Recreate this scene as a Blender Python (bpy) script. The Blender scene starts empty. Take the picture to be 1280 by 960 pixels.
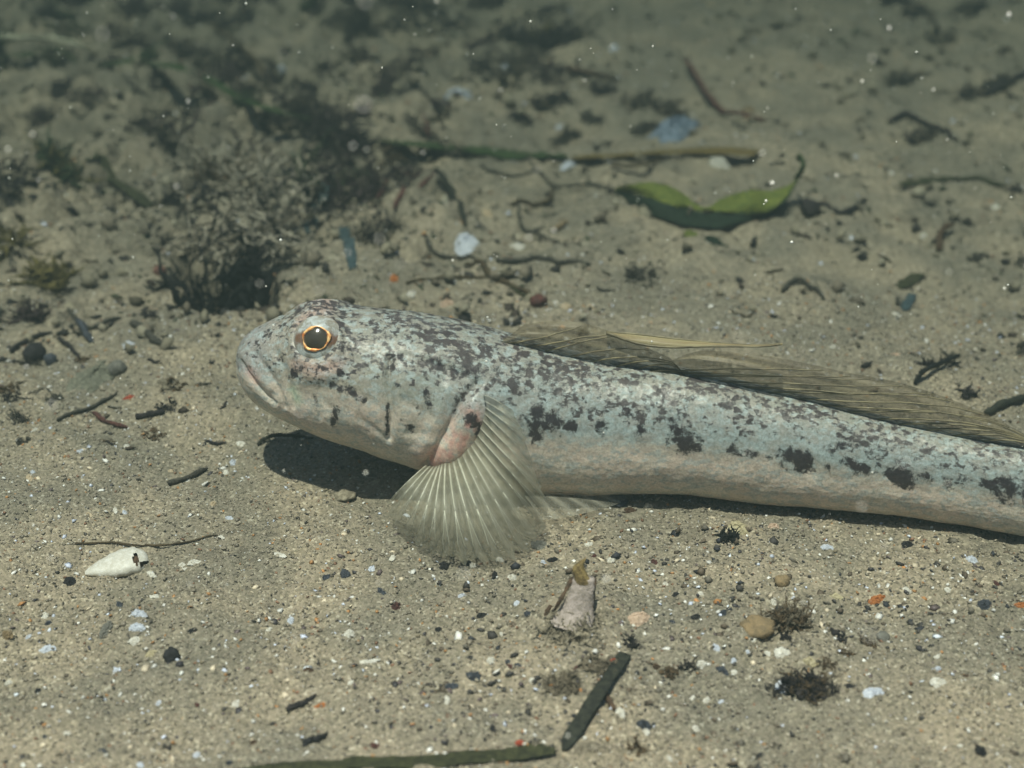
import bpy, bmesh, math, random
import numpy as np
from mathutils import Vector, Matrix

# ------------------------------------------------------------------ camera, sky, sun, exposure
# one unit stands for 10 cm of sea floor
SC = bpy.context.scene
COL = SC.collection
PITCH = math.radians(28.0)
FOCAL, SENSOR = 55.0, 36.0
LOOK = 2.35
CAM = np.array([0.0, -LOOK * math.cos(PITCH), LOOK * math.sin(PITCH)])
cam_data = bpy.data.cameras.new("camera")
cam_data.lens = FOCAL
cam_data.sensor_width = SENSOR
cam_data.clip_start = 0.02
cam_data.clip_end = 400.0
cam_data.dof.use_dof = True
cam_data.dof.focus_distance = 1.97
cam_data.dof.aperture_fstop = 2.6
cam = bpy.data.objects.new("camera", cam_data)
COL.objects.link(cam)
cam.location = CAM
cam.rotation_euler = (math.pi / 2 - PITCH, 0, 0)
SC.camera = cam

SUN_EL, SUN_AZ = math.radians(75.0), math.radians(208.0)   # azimuth clockwise from +Y
world = bpy.data.worlds.new("World")
SC.world = world
world.use_nodes = True
wn = world.node_tree
wn.nodes.clear()
sky = wn.nodes.new("ShaderNodeTexSky")
sky.sky_type = 'NISHITA'
sky.sun_disc = False
sky.sun_elevation = SUN_EL
sky.sun_rotation = SUN_AZ
bg = wn.nodes.new("ShaderNodeBackground")
bg.inputs[1].default_value = 0.075
wo = wn.nodes.new("ShaderNodeOutputWorld")
wn.links.new(sky.outputs[0], bg.inputs[0])
wn.links.new(bg.outputs[0], wo.inputs[0])
sun_data = bpy.data.lights.new("sun", 'SUN')
sun_data.energy = 4.4
sun_data.angle = math.radians(0.8)
sun_data.color = (1.0, 0.885, 0.765)
sun = bpy.data.objects.new("sun", sun_data)
COL.objects.link(sun)
sdir = Vector((math.sin(SUN_AZ) * math.cos(SUN_EL), math.cos(SUN_AZ) * math.cos(SUN_EL), math.sin(SUN_EL)))
sun.rotation_euler = sdir.to_track_quat('Z', 'Y').to_euler()
sun.location = sdir * 8
SC.view_settings.view_transform = 'Standard'
SC.view_settings.look = 'None'
SC.view_settings.exposure = 2.02
SC.view_settings.gamma = 1.0
SC.view_settings.use_curve_mapping = False
SC.render.engine = 'CYCLES'
SC.cycles.use_denoising = True
SC.cycles.max_bounces = 8
SC.cycles.transparent_max_bounces = 12
SC.cycles.volume_bounces = 0

# ------------------------------------------------------------------ helpers: projection and noise
FPX = FOCAL / SENSOR * 1280.0
CF = np.array([0.0, math.cos(PITCH), -math.sin(PITCH)])
CU = np.array([0.0, math.sin(PITCH), math.cos(PITCH)])
CR = np.array([1.0, 0.0, 0.0])


def ray(px, py):
    d = CF + CR * ((px - 640.0) / FPX) + CU * ((480.0 - py) / FPX)
    return d / np.linalg.norm(d)


def at_y(px, py, Y):
    d = ray(px, py)
    return CAM + d * ((Y - CAM[1]) / d[1])


def at_z(px, py, Z):
    d = ray(px, py)
    return CAM + d * ((Z - CAM[2]) / d[2])


def project(P):
    P = np.asarray(P, float) - CAM
    f = P @ CF
    return 640.0 + FPX * (P @ CR) / f, 480.0 - FPX * (P @ CU) / f


def _hash(ix, iy, seed):
    n = (ix.astype(np.int64) * 374761393 + iy.astype(np.int64) * 668265263 + seed * 982451653) & 0xffffffff
    n = ((n ^ (n >> 13)) * 1274126177) & 0xffffffff
    n = ((n ^ (n >> 15)) * 2246822519) & 0xffffffff
    n = n ^ (n >> 16)
    return n.astype(np.float64) / 4294967295.0


def vnoise(x, y, seed=0):
    x = np.asarray(x, float); y = np.asarray(y, float)
    ix = np.floor(x); iy = np.floor(y)
    fx = x - ix; fy = y - iy
    fx = fx * fx * fx * (fx * (fx * 6 - 15) + 10); fy = fy * fy * fy * (fy * (fy * 6 - 15) + 10)
    a = _hash(ix, iy, seed); b = _hash(ix + 1, iy, seed)
    c = _hash(ix, iy + 1, seed); d = _hash(ix + 1, iy + 1, seed)
    return (a + (b - a) * fx) * (1 - fy) + (c + (d - c) * fx) * fy - 0.5


def fbm(x, y, octv=3, seed=0):
    s = 0; amp = 1.0
    for k in range(octv):
        ca, sa = math.cos(0.7 * k + 0.4), math.sin(0.7 * k + 0.4)
        s = s + amp * vnoise((x * ca - y * sa) * 2 ** k, (x * sa + y * ca) * 2 ** k, seed + k * 17)
        amp *= 0.5
    return s


def sstep(a, b, x):
    t = np.clip((np.asarray(x, float) - a) / (b - a), 0, 1)
    return t * t * (3 - 2 * t)


PITC = at_z(287, 364, 0.0)          # the hollow under the big algae clump
MOUND = at_z(722, 800, 0.0)         # the little silt mound in front of the fish


def zg(x, y):
    """height of the sea floor"""
    x = np.asarray(x, float); y = np.asarray(y, float)
    calm = 1 - 0.85 * np.exp(-((x - 0.25) / 0.9) ** 4 - ((y + 0.3) / 0.30) ** 4)
    back = sstep(0.0, 0.7, y)
    left = sstep(0.5, -0.7, x)
    far = sstep(6, 20, np.hypot(x, y))
    z = 0.05 * fbm(x * 1.1, y * 1.1, 2, 3) * calm * (1 + 6 * far)
    z = z + 0.030 * fbm(x * 4.2, y * 4.2, 2, 9) * calm
    z = z + back * (0.45 + 1.3 * left) * (0.050 * fbm(x * 8.5, y * 8.5, 3, 21) + 0.030 * np.abs(fbm(x * 17, y * 17, 2, 25)))
    rough = sstep(-0.30, -0.55, y)
    z = z + (0.010 + 0.004 * rough) * fbm(x * 19, y * 19, 3, 33) * (0.55 + 0.45 * calm)
    z = z + (0.0034 + 0.0030 * rough) * fbm(x * 60, y * 60, 3, 41)
    dx, dy = x - PITC[0], y - PITC[1]
    z = z - 0.20 * np.exp(-((dx * 0.95 + dy * 0.35) / 0.058) ** 4 - ((dy - dx * 0.2) / 0.105) ** 4)
    dx, dy = x - MOUND[0], y - MOUND[1]
    z = z + (0.024 + 0.02 * fbm(x * 24, y * 24, 2, 71)) * np.exp(-(dx / 0.05) ** 2 - (dy / 0.085) ** 2)
    return z


# the same height looked up from a fine table, for single points
TX, TY, TS = -3.0, -1.6, 0.006
TAB = zg(*np.meshgrid(TX + np.arange(1000) * TS, TY + np.arange(1000) * TS)).tolist()


def zgf(x, y):
    fx = min(max((x - TX) / TS, 0), 997.9); fy = min(max((y - TY) / TS, 0), 997.9)
    i = int(fx); j = int(fy); fx -= i; fy -= j
    r0, r1 = TAB[j], TAB[j + 1]
    return (r0[i] * (1 - fx) + r0[i + 1] * fx) * (1 - fy) + (r1[i] * (1 - fx) + r1[i + 1] * fx) * fy


def ground(px, py):
    """the point of the sea floor seen at a place of the photograph"""
    z = 0.0
    for _ in range(25):
        p = at_z(px, py, z)
        z = z * 0.4 + 0.6 * zgf(p[0], p[1])
    p[2] = zgf(p[0], p[1])
    return p


def unit_at(p):
    """size of one photograph pixel at a world point"""
    return float((np.asarray(p) - CAM) @ CF) / FPX


def pchip(xs, ys, x):
    xs = np.asarray(xs, float); ys = np.asarray(ys, float)
    h = np.diff(xs); d = np.diff(ys) / h
    m = np.zeros(len(xs))
    for i in range(1, len(xs) - 1):
        if d[i - 1] * d[i] > 0:
            w1 = 2 * h[i] + h[i - 1]; w2 = h[i] + 2 * h[i - 1]
            m[i] = (w1 + w2) / (w1 / d[i - 1] + w2 / d[i])
    m[0] = d[0]; m[-1] = d[-1]
    x = np.asarray(x, float)
    k = np.clip(np.searchsorted(xs, x) - 1, 0, len(h) - 1)
    t = (x - xs[k]) / h[k]
    return ((2 * t**3 - 3 * t**2 + 1) * ys[k] + (t**3 - 2 * t**2 + t) * h[k] * m[k]
            + (-2 * t**3 + 3 * t**2) * ys[k + 1] + (t**3 - t**2) * h[k] * m[k + 1])


def catmull(pts, n):
    P = np.asarray(pts, float)
    if len(P) == 2:
        t = np.linspace(0, 1, n)[:, None]
        return P[0] * (1 - t) + P[1] * t
    Q = np.vstack([2 * P[0] - P[1], P, 2 * P[-1] - P[-2]])
    out = []
    ts = np.linspace(0, len(P) - 1 - 1e-9, n)
    for s in ts:
        i = int(s); t = s - i
        a, b, c, d = Q[i], Q[i + 1], Q[i + 2], Q[i + 3]
        out.append(0.5 * (2 * b + (c - a) * t + (2 * a - 5 * b + 4 * c - d) * t * t + (3 * b - a - 3 * c + d) * t**3))
    return np.array(out)


# ------------------------------------------------------------------ helpers: materials
MATS = {}


def nodes_of(name):
    m = bpy.data.materials.new(name)
    m.use_nodes = True
    nt = m.node_tree
    b = nt.nodes["Principled BSDF"]
    return m, nt, b


def mix_col(nt, fac, a, b, blend='MIX'):
    n = nt.nodes.new("ShaderNodeMix")
    n.data_type = 'RGBA'
    n.blend_type = blend
    for sock, v in ((n.inputs[0], fac), (n.inputs[6], a), (n.inputs[7], b)):
        if hasattr(v, "links") or isinstance(v, bpy.types.NodeSocket):
            nt.links.new(v, sock)
        elif isinstance(v, (int, float)):
            sock.default_value = v
        else:
            sock.default_value = (*v, 1)
    return n.outputs[2]


def noise(nt, scale, detail=3, rough=0.55, dist=0.0, coord=None):
    n = nt.nodes.new("ShaderNodeTexNoise")
    n.inputs["Scale"].default_value = scale
    n.inputs["Detail"].default_value = detail
    n.inputs["Roughness"].default_value = rough
    n.inputs["Distortion"].default_value = dist
    if coord is not None:
        nt.links.new(coord, n.inputs["Vector"])
    return n.outputs[0]


def maprange(nt, v, a, b, c=0.0, d=1.0, smooth=True):
    n = nt.nodes.new("ShaderNodeMapRange")
    if smooth:
        n.interpolation_type = 'SMOOTHSTEP'
    nt.links.new(v, n.inputs[0])
    for i, q in enumerate((a, b, c, d)):
        n.inputs[i + 1].default_value = q
    return n.outputs[0]


def math_n(nt, op, a, b=None):
    n = nt.nodes.new("ShaderNodeMath")
    n.operation = op
    for i, v in enumerate((a, b)):
        if v is None:
            continue
        if isinstance(v, (int, float)):
            n.inputs[i].default_value = v
        else:
            nt.links.new(v, n.inputs[i])
    return n.outputs[0]


def attr(nt, name):
    n = nt.nodes.new("ShaderNodeAttribute")
    n.attribute_name = name
    return n


def bump(nt, b, height, strength, dist):
    n = nt.nodes.new("ShaderNodeBump")
    n.inputs["Strength"].default_value = strength
    n.inputs["Distance"].default_value = dist
    nt.links.new(height, n.inputs["Height"])
    nt.links.new(n.outputs[0], b.inputs["Normal"])


def mat(name, c1, c2=None, scale=60.0, rough=0.6, spec=0.3, bmp=0.5, bdist=0.004, alpha=None, lo=0.35, hi=0.65, trans=0.0):
    """a mottled two-colour material in object space"""
    if name in MATS:
        return MATS[name]
    m, nt, b = nodes_of(name)
    c2 = c2 or tuple(v * 0.55 for v in c1)
    tc = nt.nodes.new("ShaderNodeTexCoord").outputs["Object"]
    n1 = noise(nt, scale, 4, 0.6, 0.3, tc)
    col = mix_col(nt, maprange(nt, n1, lo, hi), c2, c1)
    nt.links.new(col, b.inputs["Base Color"])
    b.inputs["Roughness"].default_value = rough
    b.inputs["Specular IOR Level"].default_value = spec
    if trans:
        b.inputs["Subsurface Weight"].default_value = trans
        b.inputs["Subsurface Radius"].default_value = (0.02, 0.016, 0.012)
    if bmp:
        bump(nt, b, noise(nt, scale * 2.3, 4, 0.65, 0, tc), bmp, bdist)
    if alpha is not None:
        b.inputs["Alpha"].default_value = alpha
    MATS[name] = m
    return m


# ------------------------------------------------------------------ helpers: meshes and objects
def link_mesh(name, V, F, m, parent=None, base=None, smooth=True):
    V = np.asarray(V, float)
    if base is None:
        base = np.array([V[:, 0].mean(), V[:, 1].mean(), V[:, 2].min()]) if parent is None else np.zeros(3)
    me = bpy.data.meshes.new(name)
    if isinstance(F, np.ndarray):
        W = (V - base).astype(np.float32)
        me.vertices.add(len(W)); me.vertices.foreach_set("co", W.ravel())
        k = F.shape[1]
        me.loops.add(F.size); me.loops.foreach_set("vertex_index", F.ravel().astype(np.int32))
        me.polygons.add(len(F))
        me.polygons.foreach_set("loop_start", np.arange(0, F.size, k, dtype=np.int32))
        me.update(calc_edges=True); me.validate()
    else:
        me.from_pydata([tuple(v) for v in (V - base)], [], F)
    if smooth:
        me.polygons.foreach_set("use_smooth", [True] * len(me.polygons))
    me.materials.append(m)
    me.update()
    o = bpy.data.objects.new(name, me)
    COL.objects.link(o)
    if parent is not None:
        o.parent = parent
    o.location = base
    return o


def tag(o, label=None, cat=None, group=None, kind=None):
    if label: o["label"] = label
    if cat: o["category"] = cat
    if group: o["group"] = group
    if kind: o["kind"] = kind
    return o


def thing(name, base, label, cat, group=None):
    e = bpy.data.objects.new(name, None)
    e.empty_display_size = 0.05
    COL.objects.link(e)
    e.location = base
    return tag(e, label, cat, group)


def part(name, V, F, m, root, smooth=True):
    """a part in world coordinates below an Empty"""
    o = link_mesh(name, np.asarray(V, float) - np.array(root.location), F, m, parent=root, smooth=smooth)
    return o


class MB:
    def __init__(self):
        self.V = []; self.F = []

    def add(self, V, F):
        k = len(self.V)
        self.V.extend([tuple(v) for v in V])
        self.F.extend([tuple(i + k for i in f) for f in F])

    def tube(self, P, R, sides=6, flat=1.0):
        P = np.asarray(P, float); n = len(P)
        R = np.broadcast_to(np.asarray(R, float), (n,))
        T = np.gradient(P, axis=0); T /= np.linalg.norm(T, axis=1)[:, None] + 1e-12
        up = np.array([0.0, 0, 1]) if abs(T[0][2]) < 0.9 else np.array([1.0, 0, 0])
        V = []
        for i in range(n):
            s = np.cross(T[i], up); s /= np.linalg.norm(s) + 1e-12
            u = np.cross(s, T[i]); up = u
            for k in range(sides):
                a = 2 * math.pi * k / sides
                V.append(P[i] + R[i] * (s * math.cos(a) + u * math.sin(a) * flat))
        F = []
        for i in range(n - 1):
            for k in range(sides):
                a = i * sides + k; b = i * sides + (k + 1) % sides
                F.append((a, b, b + sides, a + sides))
        F.append(tuple(range(sides))[::-1]); F.append(tuple((n - 1) * sides + k for k in range(sides)))
        self.add(V, F)

    def obj(self, name, m, parent=None, smooth=True):
        if parent is not None:
            return part(name, self.V, self.F, m, parent, smooth)
        return link_mesh(name, self.V, self.F, m, smooth=smooth)


RND = random.Random(7)

# ------------------------------------------------------------------ the sea floor
def spaced(core0, core1, step, end, grow):
    c = list(np.arange(core0, core1, step))
    lo, hi = [], []
    s = step; v = core0
    while v > -end:
        s *= grow; v -= s; lo.append(v)
    s = step; v = c[-1]
    while v < end:
        s *= grow; v += s; hi.append(v)
    return np.array(lo[::-1] + c + hi)


def build_seabed():
    xs = spaced(-1.15, 1.15, 0.0056, 70, 1.035)
    ys = spaced(-0.95, 0.75, 0.0056, 70, 1.022)
    X, Y = np.meshgrid(xs, ys)
    Z = zg(X, Y)
    V = np.stack([X.ravel(), Y.ravel(), Z.ravel()], 1)
    nx, ny = len(xs), len(ys)
    i = np.arange((ny - 1) * (nx - 1)); r = i // (nx - 1); c = i % (nx - 1)
    a = r * nx + c
    F = np.stack([a, a + 1, a + nx + 1, a + nx], 1)
    m, nt, b = nodes_of("sand")
    tc = nt.nodes.new("ShaderNodeTexCoord").outputs["Object"]
    vor = nt.nodes.new("ShaderNodeTexVoronoi")
    vor.inputs["Scale"].default_value = 330.0
    nt.links.new(tc, vor.inputs["Vector"])
    sep = nt.nodes.new("ShaderNodeSeparateColor")
    nt.links.new(vor.outputs["Color"], sep.inputs[0])
    ramp = nt.nodes.new("ShaderNodeValToRGB")
    cr = ramp.color_ramp
    cr.interpolation = 'LINEAR'
    stops = [(0.0, (.085, .078, .064)), (0.10, (.155, .140, .106)), (0.24, (.225, .203, .150)), (0.55, (.28, .242, .190)),
             (0.80, (.335, .290, .226)), (0.93, (.42, .37, .275)), (1.0, (.60, .55, .45))]
    cr.elements[0].position, cr.elements[0].color = stops[0][0], (*stops[0][1], 1)
    cr.elements[1].position, cr.elements[1].color = stops[-1][0], (*stops[-1][1], 1)
    for p, c3 in stops[1:-1]:
        e = cr.elements.new(p); e.color = (*c3, 1)
    nt.links.new(sep.outputs[0], ramp.inputs[0])
    soft = mix_col(nt, 0.25, ramp.outputs[0], (.280, .238, .186))
    n2 = noise(nt, 5.0, 5, 0.6, 0.4, tc)
    patch = mix_col(nt, maprange(nt, n2, 0.36, 0.66), (.72, .74, .74), (1.12, 1.08, 1.02))
    col = mix_col(nt, 1.0, soft, patch, 'MULTIPLY')
    # dark organic silt lies in blotches
    n3 = noise(nt, 15.0, 5, 0.68, 0.9, tc)
    n4 = noise(nt, 2.2, 2, 0.5, 0.0, tc)
    dark = math_n(nt, 'MULTIPLY', maprange(nt, n3, 0.55, 0.66), maprange(nt, n4, 0.42, 0.60))
    col = mix_col(nt, math_n(nt, 'MULTIPLY', dark, 0.62), col, (.075, .066, .052))
    nt.links.new(col, b.inputs["Base Color"])
    b.inputs["Roughness"].default_value = 0.85
    b.inputs["Specular IOR Level"].default_value = 0.18
    h1 = math_n(nt, 'MULTIPLY', vor.outputs["Distance"], -0.55)
    h2 = noise(nt, 120.0, 4, 0.7, 0, tc)
    bump(nt, b, math_n(nt, 'ADD', h1, h2), 0.65, 0.0040)
    o = link_mesh("seabed", V, F, m, base=np.zeros(3))
    tag(o, "sandy sea floor strewn with shell grit", None, kind="structure")


build_seabed()


def scatter(name, n, xr, yr, sizes, palette, weights, label, seed, rise=0.35, keep=None, flat=0.6, rough=0.5, spec=0.4):
    """thousands of loose grains as one mesh with a colour per grain"""
    g = np.random.default_rng(seed)
    x = g.uniform(*xr, n); y = g.uniform(*yr, n)
    if keep is not None:
        k = g.uniform(0, 1, n) < keep(x, y)
        x, y = x[k], y[k]; n = len(x)
    s = sizes[0] + (sizes[1] - sizes[0]) * g.uniform(0, 1, n) ** 3
    z = zg(x, y) + s * rise * g.uniform(-0.5, 1.0, n)
    ring = 5
    th = g.uniform(0, 6.28, n)[:, None] + np.arange(ring)[None] * 2 * math.pi / ring
    rr = g.uniform(0.55, 1.15, (n, ring)) * s[:, None]
    el = g.uniform(0.45, 1.0, n)[:, None]
    rot = g.uniform(0, 6.28, n)[:, None]
    ex = rr * np.cos(th); ey = rr * np.sin(th) * el
    wx = ex * np.cos(rot) - ey * np.sin(rot); wy = ex * np.sin(rot) + ey * np.cos(rot)
    tilt = g.normal(0, 0.35, (n, 2))
    wz = wx * tilt[:, :1] + wy * tilt[:, 1:]
    V = np.zeros((n, ring + 2, 3))
    V[:, :ring, 0] = x[:, None] + wx; V[:, :ring, 1] = y[:, None] + wy; V[:, :ring, 2] = z[:, None] + wz
    V[:, ring, 0] = x + g.normal(0, .2, n) * s; V[:, ring, 1] = y + g.normal(0, .2, n) * s
    V[:, ring, 2] = z + s * flat * g.uniform(0.5, 1.3, n)
    V[:, ring + 1] = np.stack([x, y, z - s * 0.5], 1)
    base = (np.arange(n) * (ring + 2))[:, None]
    F = []
    for k in range(ring):
        F.append(np.concatenate([base + k, base + (k + 1) % ring, base + ring], 1))
        F.append(np.concatenate([base + (k + 1) % ring, base + k, base + ring + 1], 1))
    F = np.concatenate(F, 0)
    key = name + "_material"
    m, nt, b = nodes_of(key)
    nt.links.new(attr(nt, "tint").outputs["Color"], b.inputs["Base Color"])
    b.inputs["Roughness"].default_value = rough
    b.inputs["Specular IOR Level"].default_value = spec
    o = link_mesh(name, V.reshape(-1, 3), F, m, base=np.zeros(3), smooth=False)
    idx = g.choice(len(palette), n, p=np.array(weights) / sum(weights))
    C = np.array(palette)[idx] * g.uniform(0.75, 1.2, (n, 1))
    C = np.repeat(np.concatenate([np.clip(C, 0, .9), np.ones((n, 1))], 1), ring + 2, 0)
    ca = o.data.color_attributes.new("tint", 'FLOAT_COLOR', 'POINT')
    ca.data.foreach_set("color", C.astype(np.float32).ravel())
    tag(o, label, kind="stuff")
    return o


SANDY = [(.305, .263, .205), (.235, .203, .158), (.39, .345, .27), (.060, .054, .048), (.72, .70, .66), (.62, .66, .78), (.42, .22, .09), (.24, .13, .08)]
scatter("sand_grains", 62000, (-1.0, 1.0), (-0.95, 0.35), (.0012, .0042), SANDY, [34, 28, 14, 7, 6, 2.5, 4, 5],
        "fine grains of sand and grit over the sea floor", 11)
scatter("coarse_sand", 26000, (-1.0, 1.0), (-0.95, 0.30), (.0014, .0040), SANDY[:4] + [(.20, .165, .11), (.14, .115, .085)], [32, 30, 10, 6, 16, 7],
        "coarse brown and tan sand over the sea floor", 14, rise=.5, keep=lambda x, y: np.clip(.35 + 1.6 * (vnoise(x * 6, y * 6, 61) + .3), 0, 1))
scatter("far_sand_grains", 14000, (-1.7, 1.7), (0.30, 2.6), (.003, .008), SANDY, [30, 24, 12, 12, 3, 2, 3, 4],
        "coarser grains lying on the sand behind the fish", 12)
scatter("shell_grit", 4200, (-1.0, 1.0), (-0.95, 0.25), (.0028, .0075),
        [(.78, .76, .72), (.66, .70, .85), (.66, .56, .42), (.05, .045, .05), (.5, .24, .09), (.12, .09, .09)], [30, 12, 14, 26, 6, 12],
        "small crumbs of broken shell and dark grit on the sand", 13, flat=0.4, rise=.15, keep=lambda x, y: np.clip(.12 + 2.2 * (vnoise(x * 5, y * 5, 62) + .25), 0, 1))


# ------------------------------------------------------------------ the goby
# outline of the body along its length: photo column, back line, belly line, width / height
OUT = np.array([
    (296.5, 448, 456, 1.00), (298, 437, 467, 1.05), (301, 428, 476, 1.10), (306, 421, 486, 1.10), (314, 413, 496, 1.08),
    (328, 405, 507, 1.06), (345, 397, 516, 1.05), (365, 390, 525, 1.04), (385, 385, 533, 1.02), (410, 382, 543, 1.00),
    (440, 382, 553, 0.98), (480, 384, 567, 0.96), (520, 388, 580, 0.94), (560, 395, 592, 0.92), (600, 404, 602, 0.90),
    (640, 415, 608, 0.88), (690, 430, 612, 0.86), (740, 442, 614, 0.85), (790, 450, 613, 0.84), (840, 456, 613, 0.83),
    (890, 466, 618, 0.82), (940, 478, 625, 0.81), (1000, 492, 630, 0.80), (1065, 510, 636, 0.79), (1140, 528, 644, 0.78),
    (1215, 543, 656, 0.76), (1280, 554, 668, 0.74), (1340, 568, 680, 0.70), (1400, 584, 692, 0.62), (1450, 597, 702, 0.50)])


def fish_axis(px):
    """distance of the body's middle plane: the belly rests on the sand behind the gill, the head is raised"""
    return np.interp(px, [290, 400, 520, 650, 750, 850, 1000, 1150, 1300, 1460],
                     [-.245, -.255, -.265, -.272, -.285, -.300, -.330, -.365, -.405, -.455])


def build_fish():
    NS, NR = 640, 150
    s = np.linspace(0, 1, NS)
    px = 296.5 + (1450 - 296.5) * (0.75 * s ** 2.0 + 0.25 * s) ** 1.0
    top = pchip(OUT[:, 0], OUT[:, 1], px); bot = pchip(OUT[:, 0], OUT[:, 2], px)
    kw = pchip(OUT[:, 0], OUT[:, 3], px)
    Yc = pchip([290, 400, 520, 650, 750, 850, 1000, 1150, 1300, 1460],
               [-.245, -.255, -.265, -.272, -.285, -.300, -.330, -.365, -.405, -.455], px)
    cx = np.zeros(NS); cz = np.zeros(NS); A = np.zeros(NS); B = np.zeros(NS)
    for i in range(NS):
        pt = at_y(px[i], top[i], Yc[i]); pb = at_y(px[i], bot[i], Yc[i])
        h = (pt[2] - pb[2]) / 2
        mid = at_y(px[i], (top[i] + bot[i]) / 2, Yc[i])
        tan = -ray(px[i], (top[i] + bot[i]) / 2)[2] / ray(px[i], (top[i] + bot[i]) / 2)[1]
        a = h / math.sqrt(1 + kw[i] ** 2 * tan ** 2)
        cx[i] = mid[0]; cz[i] = (pt[2] + pb[2]) / 2; A[i] = a; B[i] = a * kw[i]
    ph = np.linspace(0, 2 * math.pi, NR, endpoint=False)          # 0 = toward camera side, pi/2 = up
    c, sn = np.cos(ph), np.sin(ph)
    e = 0.90
    uy = -np.sign(c) * np.abs(c) ** e; uz = np.sign(sn) * np.abs(sn) ** e
    # the belly is broader and flatter than the back
    V = np.zeros((NS, NR, 3))
    V[..., 0] = cx[:, None]
    wide = 1 + 0.07 * np.clip(-uz, 0, 1)[None] - 0.10 * np.clip(uz, 0, 1)[None] ** 2
    V[..., 1] = Yc[:, None] + B[:, None] * uy[None] * wide
    V[..., 2] = cz[:, None] + A[:, None] * uz[None]

    def normals(V):
        du = np.gradient(V, axis=0)
        dv = np.roll(V, -1, 1) - np.roll(V, 1, 1)
        n = np.cross(du, dv)
        n /= np.linalg.norm(n, axis=2)[..., None] + 1e-12
        out = V - np.stack([cx, Yc, cz], 1)[:, None, :]
        if (n * out).sum() < 0: n = -n
        return n
    N = normals(V)
    # design coordinates: how the camera side looks, mirrored to the far side
    DX, DY = project(V.reshape(-1, 3)); DX = DX.reshape(NS, NR); DY = DY.reshape(NS, NR)
    mir = (NR // 2 - np.arange(NR)) % NR
    near = c >= -1e-9
    DX = np.where(near[None], DX, DX[:, mir]); DY = np.where(near[None], DY, DY[:, mir])

    def seg(pts, r):
        """gaussian of the distance to a drawn line, in photo pixels"""
        d2 = np.full(DX.shape, 1e9)
        P = np.array(pts, float)
        if len(P) == 1: P = np.vstack([P, P + 0.01])
        for a, b in zip(P[:-1], P[1:]):
            ab = b - a
            t = np.clip(((DX - a[0]) * ab[0] + (DY - a[1]) * ab[1]) / (ab @ ab + 1e-9), 0, 1)
            d2 = np.minimum(d2, (DX - a[0] - t * ab[0]) ** 2 + (DY - a[1] - t * ab[1]) ** 2)
        return np.exp(-d2 / r ** 2)

    U = 0.00128
    D = np.zeros((NS, NR))
    mouth = [(303, 452), (309, 463), (320, 478), (332, 492), (345, 504)]
    D += -1.8 * seg(mouth, 2.0)
    D += 2.0 * seg([(304, 444), (312, 455), (324, 470), (337, 485)], 5.5)       # upper lip
    D += 1.3 * seg([(301, 466), (313, 480), (326, 494), (342, 509)], 5.0)       # lower lip
    D += -1.8 * seg([(318, 440), (330, 456), (342, 474), (352, 494), (356, 508)], 3.4)   # groove behind the upper jaw
    D += -2.2 * seg([(345, 440), (356, 462), (362, 485), (366, 508)], 5)
    D += 7.0 * seg([(396, 420)], 34) + 4 * seg([(396, 398)], 22)                # eye socket
    D += 3.0 * seg([(384, 470), (410, 470)], 10) + 5 * seg([(430, 505)], 40)    # cheek
    D += -4.0 * seg([(487, 448), (486, 480), (490, 515), (486, 548)], 4.0)      # preopercle
    D += 3.0 * seg([(500, 470), (505, 520)], 22)
    D += 3.0 * seg([(560, 488), (545, 525), (525, 566)], 9)
    D += -4.5 * seg([(596, 480), (578, 500), (560, 535), (542, 566), (530, 584)], 4.2)    # gill opening
    D += 7.5 * seg([(592, 512), (578, 545), (562, 572)], 20)                   # fleshy fin base
    D += -2.0 * seg([(505, 445), (560, 462), (600, 478)], 5)
    D += -1.6 * seg([(430, 425), (436, 450), (430, 470)], 5)
    D += -1.4 * seg([(345, 425), (352, 410)], 3) - 2.0 * seg([(330, 421)], 3.2)  # nostril
    for k, (a, b_) in enumerate([((425, 478), (470, 505)), ((408, 500), (425, 535)), ((450, 520), (480, 545)), ((505, 500), (540, 520)),
                                 ((510, 540), (540, 545)), ((400, 480), (402, 520)), ((415, 478), (418, 512))]):
        D += -1.3 * seg([a, b_], 4)
    ering = np.sqrt((DX - 396) ** 2 + (DY - 427) ** 2)
    D += 2.2 * np.exp(-((ering - 31) / 5.5) ** 2) + 0.6 * np.exp(-((ering - 44) / 5.0) ** 2) - 4.0 * np.exp(-(ering / 20) ** 4)
    D += 0.9 * fbm(DX * 0.035, DY * 0.05, 3, 91) * sstep(300, 330, DX) * 1.2
    V = V + N * (D * U)[..., None]
    N = normals(V)
    NSR = NS * NR
    W = V.reshape(-1, 3)
    i = np.arange((NS - 1) * NR); r = i // NR; q = i % NR
    F = np.stack([r * NR + q, r * NR + (q + 1) % NR, (r + 1) * NR + (q + 1) % NR, (r + 1) * NR + q], 1)
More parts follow.
